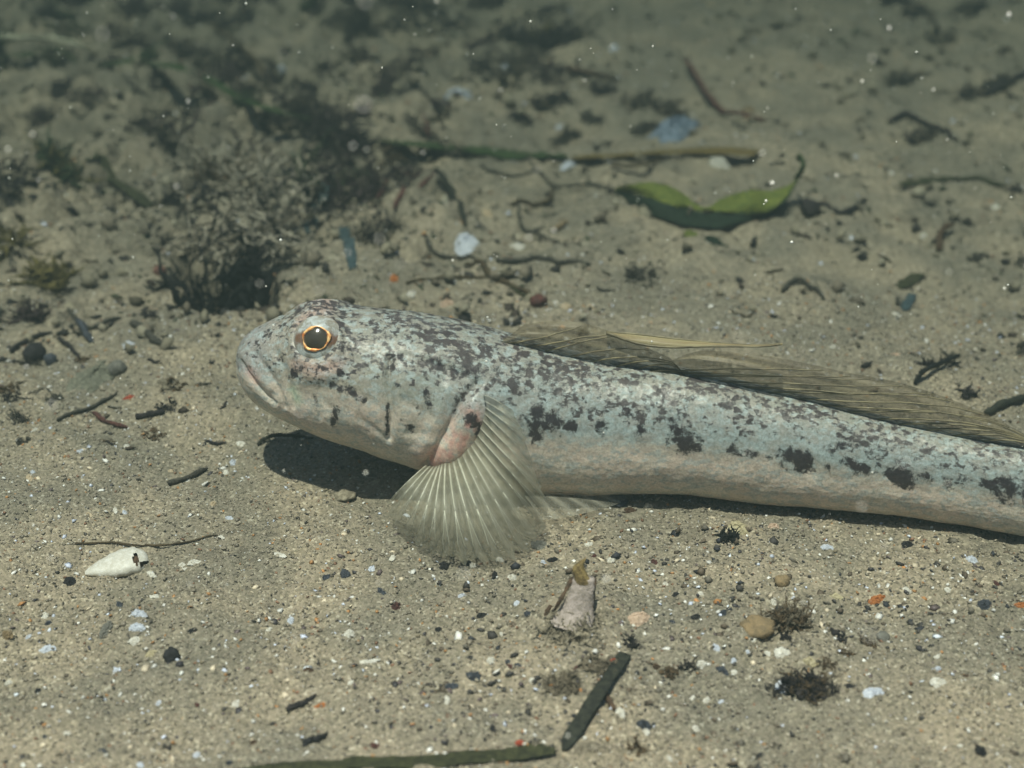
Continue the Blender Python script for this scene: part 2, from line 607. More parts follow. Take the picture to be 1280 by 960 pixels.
    # pattern fields, carried by the skin
    marks = [([(652, 525), (664, 530)], 6, .9), ([(672, 516), (668, 545)], 9, 1.0), ([(682, 530), (716, 534)], 8, 1.0), ([(690, 522)], 9, 1.0), ([(675, 548)], 6, .9),
             ([(752, 536)], 9, 1.0), ([(782, 515), (790, 520)], 7, .8), ([(800, 528), (803, 542)], 6, .95), ([(838, 530), (845, 540)], 8, .9),
             ([(850, 548), (862, 556)], 13, 1.1), ([(872, 560)], 6, .9), ([(836, 548)], 6, .8), ([(915, 562), (940, 568)], 7, .85), ([(962, 572)], 5, .9),
             ([(985, 570), (1000, 578)], 13, 1.05), ([(1012, 585), (1010, 570)], 7, 1.0), ([(1040, 562), (1052, 556)], 7, .8), ([(1036, 585)], 5, 1.0),
             ([(1062, 578), (1080, 588)], 9, 1.0), ([(1098, 583)], 6, .9), ([(1120, 592), (1135, 600)], 12, 1.2), ([(1150, 596), (1160, 598)], 6, 1.0), ([(1132, 606)], 8, 1.0),
             ([(1185, 603), (1200, 600)], 9, .75), ([(1232, 604), (1245, 608)], 7, 1.0), ([(1258, 612)], 15, 1.15), ([(1280, 618)], 10, .9),
             ([(1330, 630)], 16, 1.0), ([(1390, 645)], 16, 1.0),
             ([(545, 458), (575, 468), (590, 464)], 7, .9), ([(600, 462), (620, 466)], 7, .8), ([(540, 450), (560, 448)], 5, .7),
             ([(486, 448), (510, 444)], 4, .8), ([(588, 520), (600, 530)], 8, .95), ([(597, 538), (600, 548)], 5, .8), ([(572, 500), (568, 512)], 6, .75),
             ([(416, 480), (440, 488), (456, 500)], 4.5, .95), ([(421, 510), (418, 526)], 6, .9), ([(394, 494), (396, 505)], 5, .8),
             ([(368, 466), (374, 462)], 7, .85), ([(424, 463), (426, 468)], 5, .7), ([(532, 488), (536, 505)], 5, .85), ([(545, 480), (560, 478)], 4, .7),
             ([(514, 533), (516, 540)], 4.5, .8), ([(485, 505), (484, 545)], 2.6, .85), ([(478, 455), (480, 470)], 3, .7), ([(455, 540), (462, 536)], 4, .5),
             ([(497, 480), (505, 492)], 4, .6), ([(520, 505), (524, 515)], 4, .6), ([(500, 520), (506, 530)], 3, .5)]
    mark = np.zeros((NS, NR))
    for pts, rad, st in marks:
        mark = np.maximum(mark, st * seg(pts, rad * 1.3))
    tt = np.clip((DY - top[:, None]) / (bot - top)[:, None], 0, 1)            # 0 back, 1 belly
    tt = np.where(np.sin(ph)[None] > 0.995, 0, tt)
    headf = sstep(520, 400, DX)
    dens = (1.0 - sstep(0.30, 0.66, tt)) * (1 - 0.55 * sstep(400, 330, DX)) * (0.82 + 0.18 * sstep(700, 600, DX))
    dens = np.maximum(dens, 0.30 * headf * sstep(0.85, 0.5, tt))
    belly = sstep(0.55, 0.78, tt + 0.05 * fbm(DX * 0.03, DY * 0.03, 2, 5))
    pink = np.maximum(1.0 * seg([(590, 528), (575, 550), (558, 566), (542, 574)], 20) * np.clip(0.0 + 1.3 * (fbm(DX * .15, DY * .15, 3, 8) + .45), 0, 1),
                      0.55 * seg([(312, 462), (322, 477)], 5))
    pink = np.maximum(pink, 0.30 * seg([(372, 455), (400, 464), (425, 455)], 9) + 0.25 * seg([(378, 410), (410, 395)], 8))
    blue = np.maximum(sstep(480, 640, DX) * sstep(0.15, 0.4, tt) * (1 - sstep(0.55, 0.75, tt)), 0.55 * sstep(360, 315, DX))
    green = 0.8 * seg([(366, 488), (372, 500)], 7)
    m, nt, b = nodes_of("goby_skin")
    tc = nt.nodes.new("ShaderNodeTexCoord").outputs["Object"]
    mp = nt.nodes.new("ShaderNodeMapping"); mp.inputs["Scale"].default_value = (0.8, 1, 1.15)
    nt.links.new(tc, mp.inputs[0]); tc2 = mp.outputs[0]
    A1 = attr(nt, "pattern"); sp = nt.nodes.new("ShaderNodeSeparateColor"); nt.links.new(A1.outputs["Color"], sp.inputs[0])
    a_mark, a_dens, a_belly = sp.outputs
    A2 = attr(nt, "tones"); sp2 = nt.nodes.new("ShaderNodeSeparateColor"); nt.links.new(A2.outputs["Color"], sp2.inputs[0])
    a_pink, a_blue, a_head = sp2.outputs
    A3 = attr(nt, "sheen").outputs["Fac"]
    base = mix_col(nt, a_blue, (.315, .325, .275), (.335, .395, .395))
    base = mix_col(nt, math_n(nt, 'MULTIPLY', a_head, 0.9), base, (.33, .295, .235))
    base = mix_col(nt, math_n(nt, 'MULTIPLY', math_n(nt, 'MULTIPLY', a_head, a_blue), 0.95), base, (.27, .29, .34))
    base = mix_col(nt, math_n(nt, 'MULTIPLY', a_dens, 0.50), base, (.215, .22, .205))
    bel = mix_col(nt, maprange(nt, noise(nt, 22, 3, .6, 0, tc), .4, .6), (.74, .62, .52), (.74, .66, .56))
    base = mix_col(nt, a_belly, base, bel)
    # pale reticulation
    n0 = noise(nt, 62, 3, 0.6, 0.5, tc2)
    base = mix_col(nt, math_n(nt, 'MULTIPLY', maprange(nt, n0, .38, .62, 0.0, 0.5), maprange(nt, a_belly, 0, 1, 1.0, .25)), base, (.30, .27, .235))
    n00 = noise(nt, 105, 3, 0.6, 0.3, tc2)
    pale = math_n(nt, 'MULTIPLY', maprange(nt, n00, .48, .60), 0.55)
    base = mix_col(nt, pale, base, (.37, .45, .455))
    base = mix_col(nt, math_n(nt, 'MULTIPLY', a_pink, 0.75), base, (.68, .31, .27))
    base = mix_col(nt, math_n(nt, 'MULTIPLY', A3, 0.8), base, (.45, .58, .42))
    # scales: a staggered lattice on the skin; pigment partly follows it
    sv = nt.nodes.new("ShaderNodeTexVoronoi"); sv.voronoi_dimensions = '2D'
    sv.inputs["Scale"].default_value = 1.0; sv.inputs["Randomness"].default_value = 0.8
    nt.links.new(attr(nt, "scale_rows").outputs["Vector"], sv.inputs["Vector"])
    body_f = math_n(nt, 'SUBTRACT', 1.0, a_head)
    rimf = math_n(nt, 'MULTIPLY', maprange(nt, sv.outputs["Distance"], .36, .62), math_n(nt, 'MULTIPLY', math_n(nt, 'MULTIPLY', body_f, math_n(nt, 'SUBTRACT', 1.0, a_belly)), .24))
    base = mix_col(nt, rimf, base, (.20, .185, .165))
    ncell = noise(nt, 0.95, 1, .5, 0, sv.outputs["Position"])
    # small spots of the back
    n1a = noise(nt, 150, 3, 0.6, 0.15, tc2)
    wmix = nt.nodes.new('ShaderNodeMix'); nt.links.new(math_n(nt, 'MULTIPLY', body_f, .38), wmix.inputs[0])
    nt.links.new(n1a, wmix.inputs[2]); nt.links.new(ncell, wmix.inputs[3]); n1 = wmix.outputs[0]
    n1b = noise(nt, 34, 3, 0.6, 0.3, tc2)
    sval = math_n(nt, 'ADD', math_n(nt, 'MULTIPLY', a_dens, 0.152), math_n(nt, 'ADD', n1, math_n(nt, 'MULTIPLY', math_n(nt, 'SUBTRACT', n1b, 0.5), 0.45)))
    spot = math_n(nt, 'MULTIPLY', maprange(nt, sval, 0.590, 0.710), maprange(nt, a_dens, 0.03, 0.30))
    n2 = noise(nt, 85, 5, 0.72, 0.3, tc)
    bl = maprange(nt, math_n(nt, 'ADD', a_mark, math_n(nt, 'MULTIPLY', math_n(nt, 'SUBTRACT', n2, 0.5), 2.8)), 0.42, 0.90)
    spotc = mix_col(nt, noise(nt, 30, 2, .5, 0, tc), (.026, .022, .026), (.086, .070, .070))
    col = mix_col(nt, math_n(nt, 'MULTIPLY', spot, 0.95), base, spotc)
    col = mix_col(nt, math_n(nt, 'MULTIPLY', bl, 0.95), col, (.028, .022, .027))
    grain = maprange(nt, noise(nt, 330, 2, .6, 0, tc), .3, .7)
    col = mix_col(nt, 1.0, col, mix_col(nt, grain, (.80, .80, .80), (1.12, 1.12, 1.12)), 'MULTIPLY')
    nt.links.new(col, b.inputs["Base Color"])
    b.inputs["Roughness"].default_value = 0.38
    b.inputs["Specular IOR Level"].default_value = 0.28
    b.inputs["Subsurface Weight"].default_value = 0.12
    b.inputs["Subsurface Radius"].default_value = (0.012, 0.007, 0.005)
    vor = nt.nodes.new("ShaderNodeTexVoronoi"); vor.inputs["Scale"].default_value = 95
    nt.links.new(tc2, vor.inputs["Vector"])
    bump(nt, b, math_n(nt, 'ADD', math_n(nt, 'MULTIPLY', sv.outputs["Distance"], -0.9), noise(nt, 150, 3, .6, 0, tc)), 0.22, 0.0024)

    root_xy = W[np.argmin(W[:, 2])]
    root = thing("goby_fish", (root_xy[0], root_xy[1], 0.0), "speckled pale goby fish resting on the sand with its head raised", "fish")
    body = part("body", W, F, m, root)
    me = body.data

    def put(name, cols):
        C = np.stack([x.ravel() for x in cols] + [np.ones(NSR)], 1).astype(np.float32)
        ca = me.color_attributes.new(name, 'FLOAT_COLOR', 'POINT'); ca.data.foreach_set("color", C.ravel())
    put("pattern", [np.clip(mark, 0, 1.3), dens, belly])
    put("tones", [np.clip(pink, 0, 1), np.clip(blue, 0, 1), headf])
    arc = np.concatenate([[0], np.cumsum(np.linalg.norm(np.diff(np.stack([cx, Yc, cz], 1), axis=0), axis=1))])
    SU = np.zeros((NS, NR, 3)); SU[..., 0] = arc[:, None] / .0088
    around = np.minimum(np.abs(ph - math.pi / 2), 2 * math.pi - np.abs(ph - math.pi / 2))
    SU[..., 1] = around[None] * .085 / .0088; 
    SU[..., 1] += np.where(near[None], 0, 300)
    sa = me.attributes.new("scale_rows", 'FLOAT_VECTOR', 'POINT'); sa.data.foreach_set("vector", SU.reshape(-1).astype(np.float32))
    at = me.attributes.new("sheen", 'FLOAT', 'POINT'); at.data.foreach_set("value", green.ravel().astype(np.float32))

    nearmask = np.repeat(near[None], NS, 0).ravel() & (N.reshape(-1, 3) @ (CF) < 0.15)
    PX, PY = project(W)
    Nf = N.reshape(-1, 3)

    def surf(x, y):
        d = (PX - x) ** 2 + (PY - y) ** 2
        d[~nearmask] = 1e12
        k = int(np.argmin(d))
        return W[k].copy(), Nf[k].copy(), k

    # ---- eyes
    eye_mat, nt, b = nodes_of("eye_sclera")
    tc = nt.nodes.new("ShaderNodeTexCoord").outputs["Object"]
    sx = nt.nodes.new("ShaderNodeSeparateXYZ"); nt.links.new(tc, sx.inputs[0])
    n = noise(nt, 85, 4, .65, .6, tc)
    col = mix_col(nt, maprange(nt, n, .38, .62), (.26, .24, .20), (.46, .50, .50))
    side = math_n(nt, 'ABSOLUTE', math_n(nt, 'ADD', sx.outputs[1], 0.0))
    bar = math_n(nt, 'MULTIPLY', maprange(nt, math_n(nt, 'ADD', side, math_n(nt, 'MULTIPLY', n, .012)), .018, .010), maprange(nt, sx.outputs[2], 0.006, 0.013))
    col = mix_col(nt, math_n(nt, 'MULTIPLY', bar, 0.85), col, (.15, .06, .022))
    rim = maprange(nt, sx.outputs[2], 0.012, 0.002)
    col = mix_col(nt, math_n(nt, 'MULTIPLY', rim, .6), col, (.36, .27, .19))
    nt.links.new(col, b.inputs["Base Color"]); b.inputs["Roughness"].default_value = .25
    gold, nt, b = nodes_of("iris_gold")
    tc = nt.nodes.new("ShaderNodeTexCoord").outputs["Object"]
    nt.links.new(mix_col(nt, maprange(nt, noise(nt, 140, 3, .6, 0, tc), .35, .65), (.55, .17, .04), (1.0, .62, .26)), b.inputs["Base Color"])
    b.inputs["Roughness"].default_value = .42; b.inputs["Metallic"].default_value = .35
    pup, nt, b = nodes_of("pupil_dark")
    tc = nt.nodes.new("ShaderNodeTexCoord").outputs["Object"]
    nt.links.new(mix_col(nt, noise(nt, 60, 2, .5, 0, tc), (.020, .013, .008), (.085, .070, .038)), b.inputs["Base Color"])  # olive brown mottling paints a faint reflection into the dark pupil
    b.inputs["Roughness"].default_value = .12
    cor, nt, b = nodes_of("cornea_clear")
    nt.nodes.remove(b)
    tr = nt.nodes.new("ShaderNodeBsdfTransparent"); gl = nt.nodes.new("ShaderNodeBsdfGlossy"); gl.inputs["Roughness"].default_value = .08
    mx = nt.nodes.new("ShaderNodeMixShader"); mx.inputs[0].default_value = .045
    nt.links.new(tr.outputs[0], mx.inputs[1]); nt.links.new(gl.outputs[0], mx.inputs[2]); nt.links.new(mx.outputs[0], nt.nodes["Material Output"].inputs[0])

    pos, nrm, kk = surf(396, 426)
    R = 0.0330
    gaze = Vector(nrm) * 0.62 + Vector(CAM - pos).normalized() * 0.5 + Vector((-0.05, 0, 0))
    gaze.normalize()

    def dome(r, z0, n_r=14, n_a=40, bulge=0.0):
        """spherical cap facing +Z with rim radius r"""
        VV, FF = [(0, 0, z0 + bulge)], []
        for i in range(1, n_r + 1):
            q = i / n_r
            for k in range(n_a):
                a = 2 * math.pi * k / n_a
                VV.append((r * q * math.cos(a), r * q * math.sin(a), z0 + bulge * (1 - q * q)))
        for k in range(n_a): FF.append((0, 1 + k, 1 + (k + 1) % n_a))
        for i in range(n_r - 1):
            for k in range(n_a):
                a = 1 + i * n_a + k; c_ = 1 + i * n_a + (k + 1) % n_a
                FF.append((a, a + n_a, c_ + n_a, c_))
        return VV, FF

    def make_eye(pos, gaze, sink=0.0100):
        e_bm = bmesh.new(); bmesh.ops.create_uvsphere(e_bm, u_segments=40, v_segments=26, radius=R)
        VV = [tuple(v.co) for v in e_bm.verts]; e_bm.verts.index_update()
        FF = [tuple(v.index for v in f.verts) for f in e_bm.faces]; e_bm.free()
        VV = [(x, y, z if z < 0 else z * 0.62) for x, y, z in VV]
        ball = link_mesh("eye", VV, FF, eye_mat, parent=root)
        zax = Vector(gaze); xax = Vector((0, 0, 1)).cross(zax).normalized(); yax = zax.cross(xax)
        M = Matrix((xax, yax, zax)).transposed().to_4x4()
        M.translation = Vector(pos) - Vector(root.location) - zax * sink
        ball.matrix_local = M
        z0 = R * 0.62 * math.sqrt(1 - (0.45) ** 2)
        VV, FF = [], []
        na, nm = 48, 8
        for k in range(na):
            a = 2 * math.pi * k / na
            rr = R * 0.470 * (1 + 0.04 * math.sin(2 * a + .5) + .03 * math.sin(5 * a) + RND.uniform(-.012, .012))
            for j in range(nm):
                t = 2 * math.pi * j / nm
                w = R * (0.048 + 0.026 * math.sin(a * 3 + 1) + .012 * math.sin(a * 7)) * math.cos(t); hh = R * 0.035 * math.sin(t)
                VV.append(((rr + w) * math.cos(a) * 1.04, (rr + w) * math.sin(a) * .98, z0 + hh + R * .02))
        for k in range(na):
            for j in range(nm):
                FF.append((k * nm + j, ((k + 1) % na) * nm + j, ((k + 1) % na) * nm + (j + 1) % nm, k * nm + (j + 1) % nm))
        link_mesh("iris", VV, FF, gold, parent=ball)
        VV, FF = dome(R * 0.44, z0 + R * .005, bulge=R * 0.09)
        link_mesh("pupil", VV, FF, pup, parent=ball)
        VV, FF = dome(R * 0.74, z0 - R * .12, bulge=R * 0.30)
        link_mesh("cornea", VV, FF, cor, parent=ball)

    make_eye(pos, gaze)
    ki, kj = kk // NR, kk % NR
    mj = (NR // 2 - kj) % NR
    far_gaze = Vector((gaze.x, -gaze.y, gaze.z))
    make_eye(W.reshape(NS, NR, 3)[ki, mj], far_gaze, 0.026)

    # ---- fins
    def fin_mat(name, c_mem, c_ray, a_mem, a_ray, freq_attr=True, streak=None):
        m, nt, b = nodes_of(name)
        av = attr(nt, "ray"); tc = nt.nodes.new("ShaderNodeTexCoord").outputs["Object"]
        n = noise(nt, 45, 4, .6, .3, tc)
        ray_f = av.outputs["Fac"]
        if streak:
            uvn = attr(nt, "streak").outputs["Vector"]
            n = noise(nt, 1.0, 4, .6, .2, uvn)
            col = mix_col(nt, maprange(nt, n, .36, .62), c_mem, streak)
        else:
            col = mix_col(nt, maprange(nt, n, .35, .65), tuple(v * .7 for v in c_mem), c_mem)
        col = mix_col(nt, ray_f, col, c_ray)
        nt.links.new(col, b.inputs["Base Color"])
        b.inputs["Roughness"].default_value = .4
        b.inputs["Specular IOR Level"].default_value = .25
        al = maprange(nt, ray_f, 0, 1, a_mem, a_ray, False)
        edge = attr(nt, "edge").outputs["Fac"]
        al = math_n(nt, 'MULTIPLY', al, maprange(nt, edge, 0, 1, 1.0, .80, False))
        tl = nt.nodes.new("ShaderNodeBsdfTranslucent"); nt.links.new(col, tl.inputs[0])
        mx = nt.nodes.new("ShaderNodeMixShader"); mx.inputs[0].default_value = .35
        tp = nt.nodes.new("ShaderNodeBsdfTransparent")
        m2 = nt.nodes.new("ShaderNodeMixShader")
        nt.links.new(b.outputs[0], mx.inputs[1]); nt.links.new(tl.outputs[0], mx.inputs[2])
        nt.links.new(al, m2.inputs[0]); nt.links.new(tp.outputs[0], m2.inputs[1]); nt.links.new(mx.outputs[0], m2.inputs[2])
        nt.links.new(m2.outputs[0], nt.nodes["Material Output"].inputs[0])
        return m

    def sheet(name, G, m, rayv, edgev, streak=None, parent=root):
        na, nr = G.shape[:2]
        F = []
        for i in range(na - 1):
            for j in range(nr - 1):
                F.append((i * nr + j, i * nr + j + 1, (i + 1) * nr + j + 1, (i + 1) * nr + j))
        o = part(name, G.reshape(-1, 3), np.array(F), m, parent)
        for nm_, v in (("ray", rayv), ("edge", edgev)):
            a = o.data.attributes.new(nm_, 'FLOAT', 'POINT'); a.data.foreach_set("value", v.ravel().astype(np.float32))
        if streak is not None:
            a = o.data.attributes.new("streak", 'FLOAT_VECTOR', 'POINT'); a.data.foreach_set("vector", streak.reshape(-1).astype(np.float32))
        return o

    # pectoral fin: fan from the fleshy base down to the sand
    pm = fin_mat("pectoral_membrane", (.50, .475, .36), (.52, .51, .42), .56, .78)
    raym = mat("fin_ray_pale", (.54, .53, .44), (.42, .41, .32), scale=60, rough=.45, bmp=0)
    base_px = [(604, 492), (606, 506), (604, 522), (599, 538), (592, 551), (583, 562), (573, 571), (563, 577), (555, 580), (548, 582), (541, 582), (535, 580)]
    tips = [((640, 512), 'y', -.40), ((656, 545), 'y', -.405), ((668, 588), 'y', -.41), ((684, 630), 'y', -.43), ((680, 664), 'z', .022), ((656, 690), 'z', .013),
            ((626, 701), 'z', .012), ((587, 702), 'z', .012), ((548, 695), 'z', .012), ((517, 677), 'z', .013), ((491, 653), 'z', .018), ((484, 628), 'z', .034)]
    bp = []
    for q in base_px:
        p, nn, _ = surf(*q); bp.append(p + nn * 0.001)
    tp_ = [at_y(*q, v) if k == 'y' else at_z(*q, v + zgf(*at_z(*q, v)[:2])) for q, k, v in tips]
    NA, NRR = 20 * 6 + 1, 30
    Bc = catmull(bp, NA); Tc = catmull(tp_, NA)
    G = np.zeros((NA, NRR, 3)); rv = np.zeros((NA, NRR)); ev = np.zeros((NA, NRR))
    out_dir = np.array([0.0, -0.85, 0.5])
    for j in range(NRR):
        q = j / (NRR - 1)
        wob = 0.010 * np.sin(np.arange(NA) / (NA - 1) * 9 + 2 * q) * q
        ph_ = (np.arange(NA) % 6) / 6.0
        rid = np.cos(2 * math.pi * (ph_ + .5))
        G[:, j] = Bc * (1 - q) + Tc * q + out_dir[None] * ((0.050 * math.sin(math.pi * q ** 0.8) + wob * .6) + 0.0016 * (1 - q * .7) * np.cos(2 * math.pi * ph_))[:, None]
        rv[:, j] = np.clip(0.5 + 0.5 * np.cos(2 * math.pi * ph_), 0, 1) ** 2 * (1 - .55 * q)
        ev[:, j] = sstep(.55, 1.0, q)
    # ragged free edge: every ray ends at its own length, the web between them is drawn in
    ka = np.arange(NA)
    rl = 1 + .05 * np.array([math.sin(k * 1.7) + math.sin(k * .73 + 1) for k in ka]) * .5 - .035 * (.5 - .5 * np.cos(2 * math.pi * ka / 6.0)) + .012 * np.array([RND.uniform(-1, 1) for _ in range(NA)])
    for j in range(NRR - 8, NRR):
        t_ = (j - (NRR - 9)) / 8.0
        G[:, j] = G[:, NRR - 9] + (G[:, j] - G[:, NRR - 9]) * (1 + (rl - 1) * 3.2 * t_)[:, None]
    sinkz = zg(G[..., 0], G[..., 1]) + 0.006
    G[..., 2] = np.maximum(G[..., 2], sinkz)
    pec = sheet("pectoral_fin", G, pm, rv, ev)
    root_m = np.array(root.location)
    for k in range(0, NA, 6):
        thick = RND.uniform(.75, 1.2) * (1.15 if k > 60 else .7)
        P = G[k, :16:2] + out_dir * 0.0002
        mb = MB(); mb.tube(P - root_m, np.linspace(.0012, .0006, len(P)) * thick, 5, .6)
        # each ray splits in two beyond its middle
        for sgn in (-1, 1):
            Q = []
            for j in range(14, 27, 2):
                kk_ = min(max(k + sgn * 1.6 * (j - 14) / 12, 0), NA - 1.001)
                i_ = int(kk_); w_ = kk_ - i_
                Q.append(G[i_, j] * (1 - w_) + G[i_ + 1, j] * w_ + out_dir * .0002)
            mb.tube(np.array(Q) - root_m, np.linspace(.0008, .0003, len(Q)) * thick, 4, .6)
        link_mesh("fin_ray", mb.V, mb.F, raym, parent=pec)

    # folded first dorsal fin with a long trailing tip
    ridge_x = np.arange(NS)
    upj = NR // 4

    ridge = V[:, upj].copy()
    rpx, rpy = project(ridge)

    def ridge_at(x):
        return np.array([np.interp(x, rpx, ridge[:, 0]), np.interp(x, rpx, ridge[:, 1]), np.interp(x, rpx, ridge[:, 2])])

    dm = fin_mat("dorsal_membrane", (.25, .21, .125), (.20, .165, .10), .60, .74, streak=(.085, .062, .038))
    drm = mat("fin_ray_olive", (.24, .205, .12), (.11, .09, .055), scale=40, rough=.45, bmp=0)

    def dorsal(name, xs0, xs1, tops, lean, label_rays, n=110, rows=18, seed=0, sweep=120):
        """a low fin along the back: lower edge on the ridge, upper edge drawn by tops"""
        xs = np.linspace(xs0, xs1, n)
        ty = pchip([t[0] for t in tops], [t[1] for t in tops], xs)
        ry = np.interp(xs, rpx, rpy)
        fade = sstep(0, .16, (xs - xs0) / (xs1 - xs0)) * sstep(1, .9, (xs - xs0) / (xs1 - xs0))
        ty = ry + (ty - ry) * fade
        G = np.zeros((n, rows, 3)); st = np.zeros((n, rows, 3)); ev = np.zeros((n, rows)); rv = np.zeros((n, rows))
        for i, x in enumerate(xs):
            b0 = ridge_at(x); b0 = b0 - np.array([0, 0, .004])
            t0 = at_y(x, ty[i], b0[1] + lean)
            for j in range(rows):
                q = j / (rows - 1)
                p = b0 * (1 - q) + t0 * q
                p = p + np.array([0, -1, .2]) * (0.010 * math.sin(math.pi * q) + .0022 * math.sin(q * 22 + x * .02) * q)
                G[i, j] = p
                st[i, j] = (x * .008 + seed - q * 0.4, q * 9 + (x - xs0) * .004, seed)
                ev[i, j] = sstep(.72, 1.0, q) * .9
                rv[i, j] = max(0, math.cos((q * 6 + (x - xs0) / sweep * 3.0) * math.pi)) ** 4 * .5
        o = sheet(name, G, dm, rv, ev, st)
        # the rays lie folded back along the fin
        for k in range(label_rays):
            f0 = k / label_rays
            i0 = int(f0 * (n - 1) * .86); i1 = min(n - 1, i0 + int(n * (.46 + .06 * math.sin(k * 2.1))))
            P = []
            for i in range(i0, i1 + 1, 3):
                q = ((i - i0) / max(1, i1 - i0)) ** .8
                jf = q * (rows - 1) * .97; j = min(int(jf), rows - 2); w = jf - j
                P.append(G[i, j] * (1 - w) + G[i, j + 1] * w + np.array([0, -.0003, .0002]))
            if len(P) < 4: continue
            mb = MB(); mb.tube(np.array(P) - root_m, np.linspace(.0014, .0005, len(P)), 5)
            link_mesh("fin_ray", mb.V, mb.F, drm, parent=o)
        return o

    dorsal("first_dorsal_fin", 622, 860, [(622, 408), (660, 405), (690, 402), (720, 403), (745, 409), (770, 417), (800, 430), (860, 457)], 0.004, 7, n=70, rows=14, seed=3)
    dorsal("second_dorsal_fin", 792, 1330, [(792, 451), (826, 442), (860, 438), (900, 438), (950, 444), (1000, 453), (1050, 464), (1115, 476), (1170, 492), (1230, 516), (1280, 542), (1330, 568)], 0.006, 14, seed=9)
    # trailing rays of the first dorsal
    trail = np.array([(758, 415, .012), (800, 418, .010), (840, 423, .006), (880, 427, 0), (920, 430, -.002), (955, 431, -.004), (978, 429, -.006)])
    low = np.array([(758, 416, .012), (800, 430, .010), (840, 434, .006), (880, 433, 0), (920, 433, -.002), (955, 433, -.004), (978, 430, -.006)])
    up3 = catmull([at_y(a, b_, ridge_at(a)[1] - .012 + w) for a, b_, w in trail], 50)
    lo3 = catmull([at_y(a, b_, ridge_at(a)[1] - .022 + w) for a, b_, w in low], 50)
    G = np.zeros((50, 6, 3))
    for j in range(6): G[:, j] = up3 * (1 - j / 5) + lo3 * j / 5 + np.array([0, -.004, 0]) * math.sin(math.pi * j / 5)
    st = np.zeros_like(G); st[..., 0] = np.linspace(0, 2, 50)[:, None]; st[..., 1] = np.linspace(0, 3, 6)[None]
    tm = fin_mat("dorsal_tip_membrane", (.46, .40, .22), (.40, .36, .16), .80, .9, streak=(.34, .25, .13))
    tipo = sheet("dorsal_fin_tip", G, tm, np.zeros((50, 6)), np.zeros((50, 6)), st)
    for crv, rr in ((up3, .0016), (lo3, .0020)):
        mb = MB(); mb.tube(crv[::2] - root_m, np.linspace(rr, rr * .5, 25), 5)
        link_mesh("fin_ray", mb.V, mb.F, drm, parent=tipo)

    # pelvic disc: pale fan spread on the sand below the belly
    wm = fin_mat("pelvic_membrane", (.50, .48, .40), (.54, .52, .44), .30, .6)
    b2 = [at_z(640 + 12 * k, 606 + k, .02) for k in range(6)]
    t2 = [at_z(x, y, .010) for x, y in ((676, 650), (700, 648), (728, 642), (752, 636), (772, 630), (790, 620))]
    NA2 = 37
    Bc = catmull(b2, NA2); Tc = catmull(t2, NA2)
    G = np.zeros((NA2, 10, 3)); rv = np.zeros((NA2, 10)); ev = np.zeros((NA2, 10))
    for j in range(10):
        q = j / 9
        G[:, j] = Bc * (1 - q) + Tc * q + np.array([0, 0, .006]) * math.sin(math.pi * q)
        rv[:, j] = (0.5 + 0.5 * np.cos(np.arange(NA2) * 2 * math.pi / 6)) ** 2; ev[:, j] = sstep(.5, 1, q)
    G[..., 2] = np.maximum(G[..., 2], zg(G[..., 0], G[..., 1]) + .005)
    sheet("pelvic_fin", G, wm, rv, ev)

    # tail fin, beyond the frame
    tb = V[-1].mean(0); ax = (V[-1].mean(0) - V[-12].mean(0)); ax /= np.linalg.norm(ax)
    NA3 = 43
    G = np.zeros((NA3, 14, 3)); rv = np.zeros((NA3, 14)); ev = np.zeros((NA3, 14))
    for i in range(NA3):
        a = (i / (NA3 - 1) - .5) * 1.7
        for j in range(14):
            q = j / 13
            L = .22 * (1 - .25 * abs(a))
            G[i, j] = tb + np.array([0, 0, a * A[-1] * 1.05]) - ax * .02 + ax * math.cos(a) * L * q + np.array([0, 0, 1]) * math.sin(a) * L * q * .8
            rv[i, j] = (0.5 + 0.5 * math.cos(i * 2 * math.pi / 3)) ** 2; ev[i, j] = sstep(.6, 1, q)
    G[..., 2] = np.maximum(G[..., 2], zg(G[..., 0], G[..., 1]) + .006)
    sheet("tail_fin", G, dm, rv, ev, G * 20)


build_fish()

